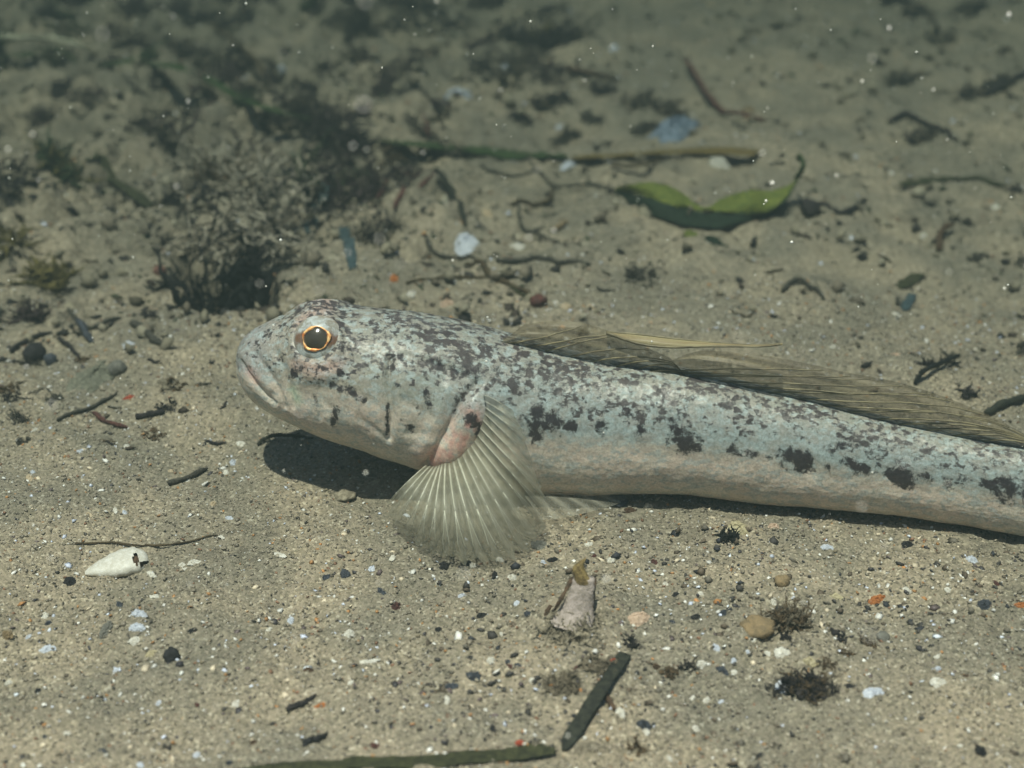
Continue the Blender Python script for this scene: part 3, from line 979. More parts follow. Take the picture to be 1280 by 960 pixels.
# ------------------------------------------------------------------ loose things on the sand
COLOURS = {   # two tones each: what the thing itself looks like
    "white_shell": ((.74, .72, .67), (.55, .52, .45)), "blue_shell": ((.60, .63, .70), (.46, .49, .56)),
    "mussel_blue": ((.30, .36, .46), (.12, .17, .24)), "beige_shell": ((.58, .48, .34), (.42, .33, .22)),
    "pink_shell": ((.62, .47, .36), (.46, .33, .24)), "yellow_shell": ((.55, .48, .30), (.36, .31, .20)),
    "black_bit": ((.030, .029, .032), (.016, .015, .016)), "slate_bit": ((.075, .085, .105), (.035, .038, .048)),
    "orange_bit": ((.50, .19, .06), (.33, .12, .04)), "red_bit": ((.48, .10, .05), (.30, .06, .035)), "brown_bit": ((.12, .075, .045), (.055, .036, .025)),
    "maroon_bit": ((.13, .05, .04), (.06, .03, .028)),
    "olive_blade": ((.060, .062, .028), (.026, .028, .015)), "dark_stick": ((.040, .042, .030), (.018, .019, .016)),
    "green_blade": ((.050, .082, .024), (.026, .046, .017)), "yellow_blade": ((.20, .15, .045), (.10, .065, .03)),
    "pale_stem": ((.70, .67, .50), (.50, .48, .36)), "brown_stem": ((.10, .072, .038), (.045, .034, .022)),
    "red_stem": ((.15, .045, .035), (.06, .030, .028)), "teal_blade": ((.060, .095, .105), (.035, .055, .065)),
    "grey_twig": ((.085, .078, .062), (.04, .037, .032)), "silt_leaf": ((.22, .215, .165), (.13, .13, .10)),
    "leaf_green": ((.185, .205, .040), (.080, .110, .026)), "leaf_dark": ((.020, .036, .020), (.011, .020, .013)),
    "algae_dark": ((.040, .034, .033), (.018, .016, .018)), "algae_purple": ((.070, .050, .048), (.030, .022, .024)),
    "algae_silt": ((.36, .315, .235), (.17, .145, .105)), "algae_green": ((.050, .075, .030), (.022, .034, .018)),
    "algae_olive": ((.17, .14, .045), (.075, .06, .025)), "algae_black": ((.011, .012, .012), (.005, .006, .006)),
    "algae_brown": ((.13, .09, .05), (.06, .042, .026)), "silt_pale": ((.52, .47, .38), (.24, .21, .16)), "gold_tip": ((.30, .22, .09), (.10, .07, .035)), "siphon_skin": ((.48, .405, .375), (.33, .28, .245)),
    "silt_strand": ((.19, .16, .115), (.12, .10, .072)), "orange_silt": ((.30, .215, .12), (.20, .15, .09)), "reddish_pebble": ((.21, .10, .075), (.12, .06, .05)),
    "grey_pebble": ((.20, .195, .17), (.13, .125, .11)),
}


def cmat(key):
    c1, c2 = COLOURS[key]
    shell = "shell" in key
    return mat(key, c1, c2, scale=150 if not shell else 190, rough=.42 if shell else .7, spec=.4 if shell else .22, bmp=.25 if shell else .8, bdist=.003, lo=.30 if shell else .35, hi=.78 if shell else .65)


def way(pts, n, lift=0.0, rough_px=0.0, rnd=RND):
    """a line over the sand drawn through places of the photograph; a third number lifts a point, in pixels"""
    out = []
    for q in pts:
        p = ground(q[0], q[1])
        u = unit_at(p)
        if len(q) > 2 and q[2]:
            # a raised point stays in line with its place in the photograph
            h = q[2] * u
            p = at_z(q[0], q[1], p[2] + h)
        out.append(p)
    P = catmull(out, n)
    if rough_px:
        u = unit_at(P[0])
        P[:, 0] += np.array([rnd.gauss(0, 1) for _ in range(n)]) * rough_px * u
        P[:, 2] += np.array([rnd.gauss(0, .6) for _ in range(n)]) * rough_px * u
    if lift:
        P[:, 2] += lift
    P[:, 2] = np.maximum(P[:, 2], [zgf(q[0], q[1]) + .0015 for q in P])
    return P


def twig(name, label, cat, pts, w, key, group=None, flat=1.0, taper=(.8, .5), jag=.5, n=None, sides=7):
    n = n or max(8, 5 * len(pts))
    P = way(pts, n, rough_px=jag)
    u = unit_at(P.mean(0))
    r = np.interp(np.linspace(0, 1, n), [0, .12, .8, 1], [taper[0], 1, .9, taper[1]]) * w * .5 * u
    r = r * np.array([RND.uniform(.82, 1.18) if jag else 1 for _ in range(n)])
    P[:, 2] += r * min(1, flat * 1.2) * .75
    mb = MB(); mb.tube(P, r, sides, flat)
    o = mb.obj(name, cmat(key))
    return tag(o, label, cat, group)


def blade(name, label, cat, pts, w, key, group=None, taper=(.8, .7), roll=0.25, n=None):
    """a flat leaf ribbon with thickness, a faint keel and a little roll"""
    n = n or max(14, 8 * len(pts))
    P = way(pts, n, rough_px=.15)
    u = unit_at(P.mean(0))
    T = np.gradient(P, axis=0); T /= np.linalg.norm(T, axis=1)[:, None]
    V, F = [], []
    k = 7
    ph = RND.uniform(0, 6)
    for i in range(n):
        f = i / (n - 1)
        wd = np.interp(f, [0, .1, .9, 1], [taper[0], 1, 1, taper[1]]) * w * u * (1 + .06 * math.sin(f * 17 + ph) + RND.uniform(-.03, .03))
        s = np.cross(T[i], (0, 0, 1)); s /= np.linalg.norm(s)
        # seen at a slant the ribbon must be wider in depth than it looks
        s = s * (abs(s[0]) + abs(s[1]) * 1.7)
        up = np.array([0, 0, 1.0])
        tw = roll * math.sin(f * 5 + ph)
        for j in range(k):
            q = (j / (k - 1) - .5)
            V.append(P[i] + s * wd * q + up * (wd * (q * tw + .22 * q * q + .16) + (.0010 if abs(q) < .1 else 0)))
        for j in range(k):
            q = ((k - 1 - j) / (k - 1) - .5)
            V.append(P[i] + s * wd * q + up * (wd * (q * tw + .22 * q * q + .16) - .0022 * (1 - 1.6 * abs(q))))
    m = 2 * k
    for i in range(n - 1):
        for j in range(m):
            a = i * m + j; b = i * m + (j + 1) % m
            F.append((a, b, b + m, a + m))
    F.append(tuple(range(m))[::-1]); F.append(tuple((n - 1) * m + j for j in range(m)))
    o = link_mesh(name, V, F, cmat(key))
    return tag(o, label, cat, group)


def chip(name, label, cat, px, py, w, h, key, rot=0.0, group=None, dome=.25, corners=6, tilt=0.0, sharp=.25, notch=None):
    """a flake of shell or plant: irregular outline, domed, with thickness and a broken rim"""
    p = ground(px, py); u = unit_at(p)
    th = math.asin(max(.1, -ray(px, py)[2]))
    dep = h * u / max(.25, math.sin(th + tilt))
    wid = w * u
    na, nr = 26, 5
    ph = RND.uniform(0, 6)
    cuts = [(RND.uniform(0, 6.28), RND.uniform(.72, .98)) for _ in range(corners)]
    V, F = [], []
    for side in (1, -1):
        for i in range(nr + 1):
            q = i / nr
            for k in range(na):
                a = 2 * math.pi * k / na
                r = 1.0
                for ca, cd in cuts:
                    cs = math.cos(a - ca)
                    if cs > .05: r = min(r, cd / cs)
                if notch is not None:
                    dlt = math.atan2(math.sin(a - notch), math.cos(a - notch))
                    r *= 1 - .45 * math.exp(-(dlt / .35) ** 2)
                r *= 1 + .05 * math.sin(a * 7 + ph)
                x = r * q * math.cos(a) * .5 * wid; y = r * q * math.sin(a) * .5 * dep
                z = dome * min(wid, dep) * (1 - q * q) + .02 * wid * math.sin(a * 3 + ph) * q
                z += side * .035 * min(wid, dep) * (1 - q ** 6)
                jt = .035 * min(wid, dep)
                V.append((x + RND.gauss(0, jt * q), y + RND.gauss(0, jt * q), z + (RND.gauss(0, jt * .7) if side == 1 else 0)))
    o_ = (nr + 1) * na
    for i in range(nr):
        for k in range(na):
            a = i * na + k; b = i * na + (k + 1) % na
            F.append((a, a + na, b + na, b)); F.append((o_ + a, o_ + b, o_ + b + na, o_ + a + na))
    for k in range(na):
        a = nr * na + k; b = nr * na + (k + 1) % na
        F.append((a, o_ + a, o_ + b, b))
    V = np.array(V)
    cr, sr = math.cos(rot), math.sin(rot)
    # turn the outline as it lies in the picture, then stretch it in depth
    x = V[:, 0] * cr - (V[:, 1] / dep * h * u) * sr; y = (V[:, 0] * sr + (V[:, 1] / dep * h * u) * cr) * dep / (h * u)
    V[:, 0], V[:, 1] = x, y
    ct, st = math.cos(tilt), math.sin(tilt)
    y, z = V[:, 1] * ct - V[:, 2] * st, V[:, 1] * st + V[:, 2] * ct
    V[:, 1], V[:, 2] = y, z
    V[:, 2] += .10 * (V[:, 0] * RND.uniform(-1, 1) + V[:, 1] * RND.uniform(-1, 1))
    lo = np.percentile(V[:, 2], 34)
    V = V + np.array([p[0], p[1], p[2] - lo + .001])
    o = link_mesh(name, V, F, cmat(key), smooth=False)
    return tag(o, label, cat, group)


def pebble(name, label, cat, px, py, w, h, key, group=None, lump=.22, sub=3):
    p = ground(px, py); u = unit_at(p)
    bm = bmesh.new(); bmesh.ops.create_icosphere(bm, subdivisions=sub, radius=1.0)
    off = RND.uniform(0, 50)
    V = []
    for v in bm.verts:
        c = v.co
        d = 1 + lump * 1.6 * (float(vnoise(np.array([c.x * 1.3 + off + c.z]), np.array([c.y * 1.3 - c.z * .7]))[0])
                              + .5 * float(vnoise(np.array([c.x * 3 + off]), np.array([c.y * 3 + c.z * 2.2]))[0]))
        V.append((c.x * d * w * .5 * u, c.y * d * w * .5 * u * RND.uniform(.97, 1.03), c.z * d * h * .55 * u))
    bm.verts.index_update()
    F = [tuple(v.index for v in f.verts) for f in bm.faces]; bm.free()
    V = np.array(V) + np.array([p[0], p[1], p[2] + h * .22 * u])
    return tag(link_mesh(name, V, F, cmat(key)), label, cat, group)


def filaments(center, rad, height, n, r0, curl, rnd, seg=8, up=.5, sides=4):
    """curly threads growing from the sand inside a patch"""
    mb = MB()
    for _ in range(n):
        a = rnd.uniform(0, 6.28); q = math.sqrt(rnd.random())
        x = center[0] + rad[0] * q * math.cos(a); y = center[1] + rad[1] * q * math.sin(a)
        p = np.array([x, y, zgf(x, y) + rnd.uniform(-.1, .5) * height * .5])
        d = np.array([rnd.gauss(0, 1), rnd.gauss(0, 1), abs(rnd.gauss(0, up)) + .1]); d /= np.linalg.norm(d)
        L = rnd.uniform(.5, 1.2) * (rad[0] + rad[1] + height) / 3.0 * 1.6
        P = [p.copy()]
        for k in range(seg - 1):
            d = d + np.array([rnd.gauss(0, curl), rnd.gauss(0, curl), rnd.gauss(0, curl * .8)])
            g0 = zgf(p[0], p[1])
            if p[2] > g0 + height: d[2] -= .6
            d /= np.linalg.norm(d)
            p = p + d * L / seg
            g0 = zgf(p[0], p[1])
            if p[2] < g0 + r0: p[2] = g0 + r0; d[2] = abs(d[2]) * .5
            P.append(p.copy())
        r = r0 * min(2.6, math.exp(rnd.gauss(-.25, .5)))
        if rnd.random() < .16:
            mb.tube(np.array(P[:max(4, seg // 2)]), np.interp(np.linspace(0, 1, max(4, seg // 2)), [0, .5, 1], [.6, 1, .2]) * r * 3.0, 5, .3)
        else:
            mb.tube(np.array(P), np.linspace(r * 1.3, r * .2, seg), sides)
            if rnd.random() < .5:      # a side branch
                k = rnd.randint(1, seg - 4)
                d2 = np.array([rnd.gauss(0, 1), rnd.gauss(0, 1), rnd.gauss(.2, .6)]); d2 /= np.linalg.norm(d2)
                Q = [P[k] + d2 * L / seg * .8 * t + np.array([0, 0, .1 * L / seg * t * rnd.uniform(-1, 1)]) for t in range(4)]
                mb.tube(np.array(Q), np.linspace(r * .8, r * .15, 4), 3)
    return mb


def tuft(label, px, py, w, h, key, n=46, group=None, name="algae_tuft", thick=2.4, curl=.55, cat="algae", key2=None, up=.5):
    p = ground(px, py); u = unit_at(p)
    rnd = random.Random(int(px * 13 + py * 7 + w))
    rad = (w * .42 * u, w * .42 * u * .8)
    ht = h * .8 * u
    if key2 is None:
        o = filaments(p, rad, ht, n, thick * .5 * u, curl, rnd, up=up).obj(name, cmat(key))
        return tag(o, label, cat, group)
    e = thing(name, tuple(p), label, cat, group)
    filaments(p, rad, ht, n, thick * .5 * u, curl, rnd, up=up).obj("dark_threads", cmat(key), e)
    filaments(p, rad, ht, n // 2, thick * .55 * u, curl, rnd, up=up).obj("silty_threads", cmat(key2), e)
    return e


# ---- the big clump beside the fish's head and the hollow below it
c0 = ground(318, 268)
u0 = unit_at(c0)
e = thing("algae_clump", tuple(c0), "large tangled clump of silt-coated algae over the dark hollow beside the fish's head", "algae")
rr = random.Random(5)
for (x, y, rx, ry, ht, n_, r_, cu, nm_, key) in (
        (232, 250, .045, .045, .060, 30, .0024, .35, "dark_threads", "algae_dark"), (262, 225, .055, .050, .085, 50, .0030, .4, "silty_threads", "silt_pale"),
        (300, 200, .070, .055, .080, 26, .0022, .4, "purple_threads", "algae_purple"), (322, 250, .060, .050, .110, 60, .0032, .45, "silty_threads", "silt_pale"),
        (262, 272, .055, .045, .070, 26, .0024, .35, "dark_threads", "algae_dark"), (352, 270, .060, .055, .090, 46, .0030, .45, "silty_threads", "silt_pale"),
        (375, 270, .080, .080, .095, 34, .0024, .35, "dark_threads", "algae_dark"), (340, 325, .045, .045, .070, 36, .0032, .4, "silty_threads", "silt_pale"),
        (390, 235, .070, .070, .100, 26, .0022, .35, "green_threads", "algae_green"), (288, 250, .06, .05, .100, 34, .0030, .3, "brown_fronds", "algae_brown"),
        (420, 255, .06, .07, .100, 40, .0026, .3, "purple_threads", "algae_purple")):
    filaments(ground(x, y), (rx, ry), ht, n_, r_, cu, rr, seg=9, up=1.5).obj(nm_, cmat(key), e)
# a mat of thin stems that overhangs the hollow
for key, cnt in (("silt_strand", 34), ("algae_dark", 34), ("silt_pale", 40)):
    mb = MB()
    for k in range(cnt):
        a = np.array(PITC) + np.array([rr.uniform(-.085, .08), .100 + rr.uniform(-.04, .04), .050 + rr.uniform(-.02, .035)])
        P = [a]; d = np.array([rr.gauss(0, .8), -rr.uniform(.2, 1.0), rr.uniform(-.4, .4)])
        for s_ in range(8):
            d = d + np.array([rr.gauss(0, .5), rr.gauss(0, .45), rr.gauss(0, .45)]); d /= np.linalg.norm(d)
            P.append(P[-1] + d * rr.uniform(.008, .016))
        mb.tube(np.array(P), np.linspace(.0026, .0010, 9) * rr.uniform(.5, 1.3), 5)
    mb.obj("overhanging_stems", cmat(key), e)
mb = MB()
for k in range(150):
    x, y = c0[0] + rr.gauss(-.02, .085), c0[1] + rr.gauss(.06, .09)
    z = zgf(x, y) + rr.uniform(.0, .060); s_ = .002 + .009 * rr.random() ** 2
    V8 = [np.array([x, y, z]) + np.array(o) * s_ * rr.uniform(.6, 1.3) for o in ((1, 0, 0), (-1, 0, 0), (0, 1, 0), (0, -1, 0), (0, 0, .8), (0, 0, -.8))]
    mb.add(V8, [(0, 2, 4), (2, 1, 4), (1, 3, 4), (3, 0, 4), (2, 0, 5), (1, 2, 5), (3, 1, 5), (0, 3, 5)])
tag(mb.obj("silt_crumbs", cmat("algae_silt"), e), kind="stuff")
e2 = filaments(np.array(PITC) + np.array([.0, .02, 0]), (.058, .075), .120, 260, .0055, .5, rr, seg=6, up=.9).obj("hollow_shade_threads", cmat("algae_black"))  # near-black threads added to stand in for the shade inside the hollow
tag(e2, "added black threads standing in for the shade inside the hollow in the sand beside the fish's head", "algae")
for (x, y, w, h, key, lab) in ((348, 205, 16, 7, "white_shell", "white shell sliver caught in the large algae clump"),
                               (310, 292, 10, 24, "beige_shell", "pale strip of shell hanging at the hollow's edge"),
                               (240, 303, 40, 20, "algae_silt", "pale silty lump at the left rim of the dark hollow"),
                               (362, 188, 40, 30, "silt_leaf", "grey green silt-covered leaf lying behind the algae clump")):
    chip("shell_sliver" if "shell" in key else "silt_lump" if "lump" in lab else "leaf_scrap", lab, "shell" if "shell" in key else "debris" if "lump" in lab else "leaf", x, y, w, h, key, rot=.5)

# ---- leaves, blades and stems
blade("seagrass", "long dark olive seagrass blade ending beside the red speck", "seagrass", [(280, 972), (380, 962), (500, 956), (600, 949), (660, 942), (694, 938)], 14, "olive_blade")
blade("seagrass", "dark seagrass stalk with a frayed upper end beyond the long olive blade", "seagrass", [(704, 938, 2), (722, 908, 4), (745, 872, 8), (765, 842, 8), (782, 818, 4)], 11, "dark_stick", roll=.1, taper=(.3, 1.0))
tuft("frayed dark fibres at the upper end of the seagrass stalk", 790, 805, 26, 14, "algae_dark", 26, name="frayed_fibres", cat="algae")
twig("brown_stub", "short rusty brown stub leaning on the dark seagrass stalk", "twig", [(756, 868, 3), (762, 880, 1), (768, 890)], 8, "brown_bit")
blade("seagrass", "yellow brown seagrass blade lying behind the folded green leaf", "seagrass", [(715, 198, 5), (770, 196, 7), (830, 192, 8), (890, 190, 8), (946, 193, 5)], 11, "yellow_blade", taper=(.5, 1))
twig("twig", "thin brown twig below the yellow brown seagrass blade", "twig", [(762, 207, 3), (785, 209, 4), (810, 206, 5), (832, 199, 5)], 5, "brown_stem")
blade("seagrass", "mossy green seagrass blade running from the dark tufts to the yellow one", "seagrass", [(472, 177, 8), (510, 181, 8), (550, 185, 6), (600, 190, 5), (650, 197, 4), (705, 197, 3)], 12, "green_blade")
blade("seagrass", "curved bright green seagrass blade draped over the sand behind the big clump", "seagrass", [(185, 80, 12), (225, 86, 18), (262, 101, 20), (300, 124, 20), (340, 138, 16), (392, 152, 8)], 9, "green_blade", taper=(.4, 1))
blade("seagrass", "dark green seagrass blade pointing up the slope beside the curved one", "seagrass", [(125, 82, 10), (158, 78, 14), (188, 64, 14), (212, 47, 10)], 9, "green_blade", taper=(.5, .4))
twig("pale_stem", "bleached pale stem arching above a thin green blade", "stem", [(-20, 49, 16), (20, 49, 20), (60, 50, 20), (92, 56, 14), (116, 66, 4)], 6, "pale_stem")
blade("seagrass", "thin green seagrass blade below the bleached pale stem", "seagrass", [(-15, 72, 8), (30, 69, 10), (70, 71, 10), (100, 79, 4)], 6, "green_blade")
blade("seagrass", "short straight olive seagrass blade left of the big clump", "seagrass", [(107, 209, 6), (132, 222, 9), (160, 237, 9), (188, 258, 4)], 8, "olive_blade")
twig("stem", "hooked olive brown stem standing behind the curved green blade", "stem", [(255, 22, 10), (285, 50, 14), (315, 72, 14), (332, 100, 8), (336, 122)], 6, "brown_stem")
twig("stem", "thin grey stem inside the bend of the hooked brown stem", "stem", [(300, 72, 4), (315, 92, 4), (326, 112)], 4, "grey_twig")
blade("seagrass", "blue grey seagrass blade lying against the right side of the big clump", "seagrass", [(416, 210, 12), (404, 238, 10), (394, 266, 6), (387, 294)], 15, "teal_blade")
blade("seagrass", "dark teal seagrass scrap standing in the purple tuft", "seagrass", [(430, 285, 8), (434, 310, 6), (441, 338)], 11, "teal_blade")
twig("stem", "dark bent stem ending at the pale blue shell", "stem", [(545, 214, 10), (556, 226, 10), (568, 250, 6), (578, 270, 3), (581, 284)], 8, "dark_stick")
twig("stem", "reddish stem leaning on the dark bent stem", "stem", [(492, 262, 2), (515, 244, 8), (545, 216, 10)], 6, "red_stem")
twig("stem", "short dark red stem in front of the purple tuft", "stem", [(472, 255), (478, 238, 3), (486, 225, 5)], 5, "red_stem")
twig("twig", "dark hooked twig under the pale blue shell", "twig", [(533, 300), (538, 313), (552, 323), (575, 325), (594, 326)], 6, "grey_twig")
twig("twig", "dark straight twig to the right of the pale blue shell", "twig", [(620, 327), (655, 328), (672, 326), (700, 331), (738, 333)], 7, "grey_twig")
twig("twig", "brown slanting twig ending in a dark knot above the fish's back", "twig", [(582, 334), (612, 346), (640, 360), (662, 370), (673, 382)], 7, "brown_stem")
twig("twig", "thin olive twig beside the slanting brown one", "twig", [(508, 356), (545, 351), (575, 349), (612, 348)], 4, "brown_stem")
twig("twig", "second thin olive twig under the slanting brown one", "twig", [(625, 350), (645, 366), (664, 376)], 4, "olive_blade")
twig("twig", "forked thin dark twig between the pebbles and the green leaf", "twig", [(648, 258), (650, 280), (660, 292), (680, 299), (700, 304)], 5, "grey_twig")
twig("twig", "short twig crossing the top of the forked one", "twig", [(640, 259), (665, 259), (688, 250, 2), (690, 236, 4)], 6, "brown_stem")
twig("twig", "orange brown twig stub near the forked twig", "twig", [(690, 290), (700, 284, 2), (709, 276, 2)], 6, "orange_silt")
twig("stem", "long thin grey stem leading to the folded green leaf", "stem", [(603, 208), (608, 218), (640, 222), (690, 228), (740, 232), (775, 240)], 4.5, "grey_twig")
twig("stem", "straight reddish brown stem leaning across the sand past the mussel shell", "stem", [(857, 76, 8), (872, 100, 8), (888, 125, 6), (905, 142, 2), (930, 146), (958, 152)], 6.5, "red_stem")
twig("twig", "thick brown twig in front of the yellow topped weed", "twig", [(708, 89, 2), (735, 94, 3), (770, 102)], 9, "brown_bit")
blade("seagrass", "dark flat seagrass blade alone on the clear sand", "seagrass", [(1124, 231), (1160, 227), (1200, 226), (1258, 232)], 9, "olive_blade", taper=(.4, .4))
twig("stem", "dark curved stem with a black lump at its root", "stem", [(1002, 260), (1028, 258, 2), (1048, 268, 2), (1066, 262, 2), (1082, 250)], 7, "algae_dark")
pebble("algae_knot", "black lump at the root of the dark curved stem", "algae", 1013, 265, 27, 22, "algae_dark", lump=.4)
twig("twig", "dark crooked twig on the far clear sand", "twig", [(1110, 155), (1132, 144, 2), (1152, 156), (1172, 162), (1196, 178)], 7, "algae_dark")
twig("twig", "dark twig reaching over the far sand rise", "twig", [(1232, 122), (1255, 108, 2), (1300, 92)], 9, "algae_dark")
twig("stem", "black forked sprig standing behind the folded back fin", "stem", [(1143, 482), (1152, 468, 6), (1166, 460, 8), (1198, 446, 8)], 7, "algae_black", taper=(.5, .7))
twig("stem", "dark stick poking up behind the fish's tail root", "stem", [(1232, 520), (1248, 510, 3), (1264, 504, 4), (1300, 494, 4)], 10, "dark_stick")
blade("seagrass_scrap", "short dark seagrass scrap tilted on clear sand above the fish", "seagrass", [(1124, 361), (1138, 353), (1153, 344)], 9, "olive_blade", taper=(.4, .8))
blade("seagrass_scrap", "small teal seagrass scrap below the short dark one", "seagrass", [(1130, 389), (1136, 378), (1141, 369)], 8, "teal_blade", taper=(.4, .6))
twig("twig", "brown bent twig beside two dark scraps on the clear sand", "twig", [(1174, 316), (1174, 298, 3), (1180, 288, 5), (1192, 282, 4)], 9, "brown_bit")
twig("twig", "small looping dark twig above the fish's back fin", "twig", [(978, 367), (990, 354, 2), (1003, 352, 2), (1012, 362), (1022, 366), (1030, 376)], 7, "grey_twig")
twig("twig", "dark arched twig lying before the fish's chin", "twig", [(322, 558), (330, 550, 4), (348, 545, 6), (370, 546, 6), (392, 549, 3)], 5, "dark_stick", jag=.2)
twig("twig", "dark forked twig beside the olive frond", "twig", [(86, 390), (98, 404), (112, 412), (132, 404), (152, 399)], 6, "grey_twig")
twig("twig", "stub of the dark forked twig near the silty leaf", "twig", [(98, 404), (108, 420), (116, 430)], 9, "slate_bit")
twig("twig", "rough dark twig behind the black pebble", "twig", [(14, 442), (30, 430), (48, 422), (66, 418)], 6, "algae_dark")
twig("twig", "curved dark twig over the silty grey green leaf", "twig", [(74, 425), (90, 438), (100, 452)], 6, "algae_dark")
twig("twig", "broken dark twig behind the white square chip", "twig", [(166, 407), (178, 414), (192, 428), (206, 434)], 10, "grey_twig")
twig("twig", "straight thin dark twig under the orange crumb", "twig", [(70, 528), (100, 516), (130, 503), (146, 493)], 5, "grey_twig")
twig("twig", "maroon bent twig below the orange crumb", "twig", [(117, 518), (130, 528), (145, 533), (160, 536)], 6, "maroon_bit")
twig("twig", "short dark twig lying level left of the fish's chin", "twig", [(170, 524), (188, 521), (206, 517)], 8, "algae_dark")
twig("twig", "slanting dark twig on clean sand before the chin shadow", "twig", [(210, 607), (228, 602), (246, 594), (260, 588)], 7, "grey_twig")
twig("thread", "long thin brown thread curving above the large white shell", "thread", [(95, 681), (140, 680), (185, 683), (230, 680), (272, 671)], 3, "brown_stem", jag=.2)
twig("twig", "dark twig with an orange crumb at its tip", "twig", [(360, 892), (368, 884), (380, 881), (394, 870)], 7, "algae_dark", jag=1.8, flat=.6, taper=(.3, .3))
twig("twig", "short dark twig near the long olive seagrass blade", "twig", [(380, 934), (388, 926), (397, 927), (409, 916)], 8, "black_bit", jag=1.8, flat=.6, taper=(.3, .3))

# folded green leaf: two lobes standing over a dark underside
def green_leaf():
    e = thing("folded_leaf", tuple(ground(890, 280)), "folded bright green leaf with a curled tip standing on the sand", "leaf")
    topc = [(768, 236, 4), (785, 231, 22), (812, 228, 34), (838, 233, 36), (858, 245, 28), (874, 257, 19), (886, 258, 18), (902, 249, 27), (932, 239, 36), (962, 238, 36), (985, 232, 34), (1000, 218, 44)]
    midc = [(768, 238, 2), (788, 241, 14), (812, 248, 20), (838, 256, 21), (858, 261, 18), (874, 264, 14), (886, 265, 13), (902, 264, 15), (935, 267, 12), (962, 263, 12), (985, 244, 24), (1003, 214, 46)]
    lowc = [(768, 240, 2), (788, 254, 4), (812, 267, 4), (838, 276, 4), (858, 281, 4), (874, 284, 4), (886, 285, 4), (902, 284, 4), (935, 277, 4), (964, 270, 2), (985, 250, 20), (1003, 216, 44)]
    n = 60
    T, M, L = way(topc, n), way(midc, n), way(lowc, n)
    def strip(A, B, name, key, bulge):
        rows = 10
        V, F = [], []
        for side in (0, 1):
            for i in range(n):
                for j in range(rows):
                    q = j / (rows - 1)
                    p = A[i] * (1 - q) + B[i] * q
                    p = p + np.array([0, -1, .45]) * (bulge * math.sin(math.pi * q) * math.sin(math.pi * i / (n - 1)) + .002 * math.sin(i * .6 + q * 3) + .010 * float(vnoise(np.array([i * .21]), np.array([q * 2.4 + 7]))[0]))
                    if j in (0, rows - 1): p = p + np.array([0, 0, .0035]) * float(vnoise(np.array([i * .7 + j]), np.array([3.3]))[0])
                    V.append(p + np.array([0, .003, -.001]) * side)
        for i in range(n - 1):
            for j in range(rows - 1):
                a = i * rows + j
                F.append((a, a + rows, a + rows + 1, a + 1))
                a += n * rows
                F.append((a, a + 1, a + rows + 1, a + rows))
        part(name, V, F, cmat(key), e)
    strip(T, M, "leaf_face", "leaf_green", .016)
    strip(M, L, "leaf_underside", "leaf_dark", .004)
    P = way([(996, 222, 42), (1004, 208, 50), (1001, 197, 54), (996, 200, 48)], 12)
    mb = MB(); mb.tube(P, np.array([5.5] * 10 + [4, 2]) * unit_at(P[0]), 6, .5)
    mb.obj("curled_tip", cmat("green_blade"), e)


green_leaf()
chip("leaf_scrap", "small bright green leaf scrap before the folded leaf", "leaf", 866, 293, 22, 9, "leaf_green", rot=-.3)
chip("leaf_scrap", "dark green leaf scrap lying in front of the folded leaf", "leaf", 890, 303, 36, 16, "leaf_dark", rot=-.15, dome=.35)
chip("leaf_scrap", "flat grey green leaf scrap under silt near the white square chip", "leaf", 118, 470, 62, 44, "silt_leaf", rot=.3, dome=.08)

# ---- shells and chips that stand out
def white_shell():
    """long spindle-shaped shell, worn through near its wide end"""
    p = ground(147, 709); u = unit_at(p)
    e = thing("sea_shell", tuple(p), "large worn white shell with a hole near its broad end", "shell")
    n, k = 34, 26
    ax = np.array([.93, .36, 0.0]); ax /= np.linalg.norm(ax); sd = np.array([-ax[1], ax[0], 0])
    prof = [(0, .06), (.08, .17), (.25, .33), (.45, .46), (.65, .52), (.80, .51), (.92, .40), (.98, .24), (1, .02)]
    L = 80 * u; Wd = 50 * u
    V, F = [], []
    for i in range(n):
        f = i / (n - 1)
        r = np.interp(f, [a for a, _ in prof], [b for _, b in prof]) * Wd
        for j in range(k):
            a = 2 * math.pi * j / k
            rr_ = r * (1 + .03 * math.sin(a * 3 + f * 9) + .025 * math.sin(f * 34) + RND.uniform(-.015, .015))
            c = np.array(p) + ax * (f - .5) * L + sd * rr_ * math.cos(a) * .95 + np.array([0, 0, 1]) * (rr_ * math.sin(a) * .50 + r * .18)
            V.append(c)
    hole = set()
    for i in range(n - 1):
        for j in range(k):
            f = i / (n - 1); a = 2 * math.pi * (j + .5) / k
            inside = ((f - .76) / .05) ** 2 + ((a - 2.15) / .42) ** 2 < 1 or ((f - .90) / .06) ** 2 + ((a - 2.75) / .38) ** 2 < 1 or ((f - .84) / .035) ** 2 + ((a - 2.6) / .30) ** 2 < 1
            if inside: continue
            q = i * k + j; q2 = i * k + (j + 1) % k
            F.append((q, q2, q2 + k, q + k))
    part("shell_wall", V, F, cmat("white_shell"), e)
    core = [tuple(np.array(p) + (np.array(v) - np.array(p)) * np.array([.86, .86, .80])) for v in V]
    F2 = [(i * k + j, i * k + (j + 1) % k, (i + 1) * k + (j + 1) % k, (i + 1) * k + j) for i in range(n - 1) for j in range(k)]
    part("sand_filling", core, F2, cmat("brown_bit"), e)


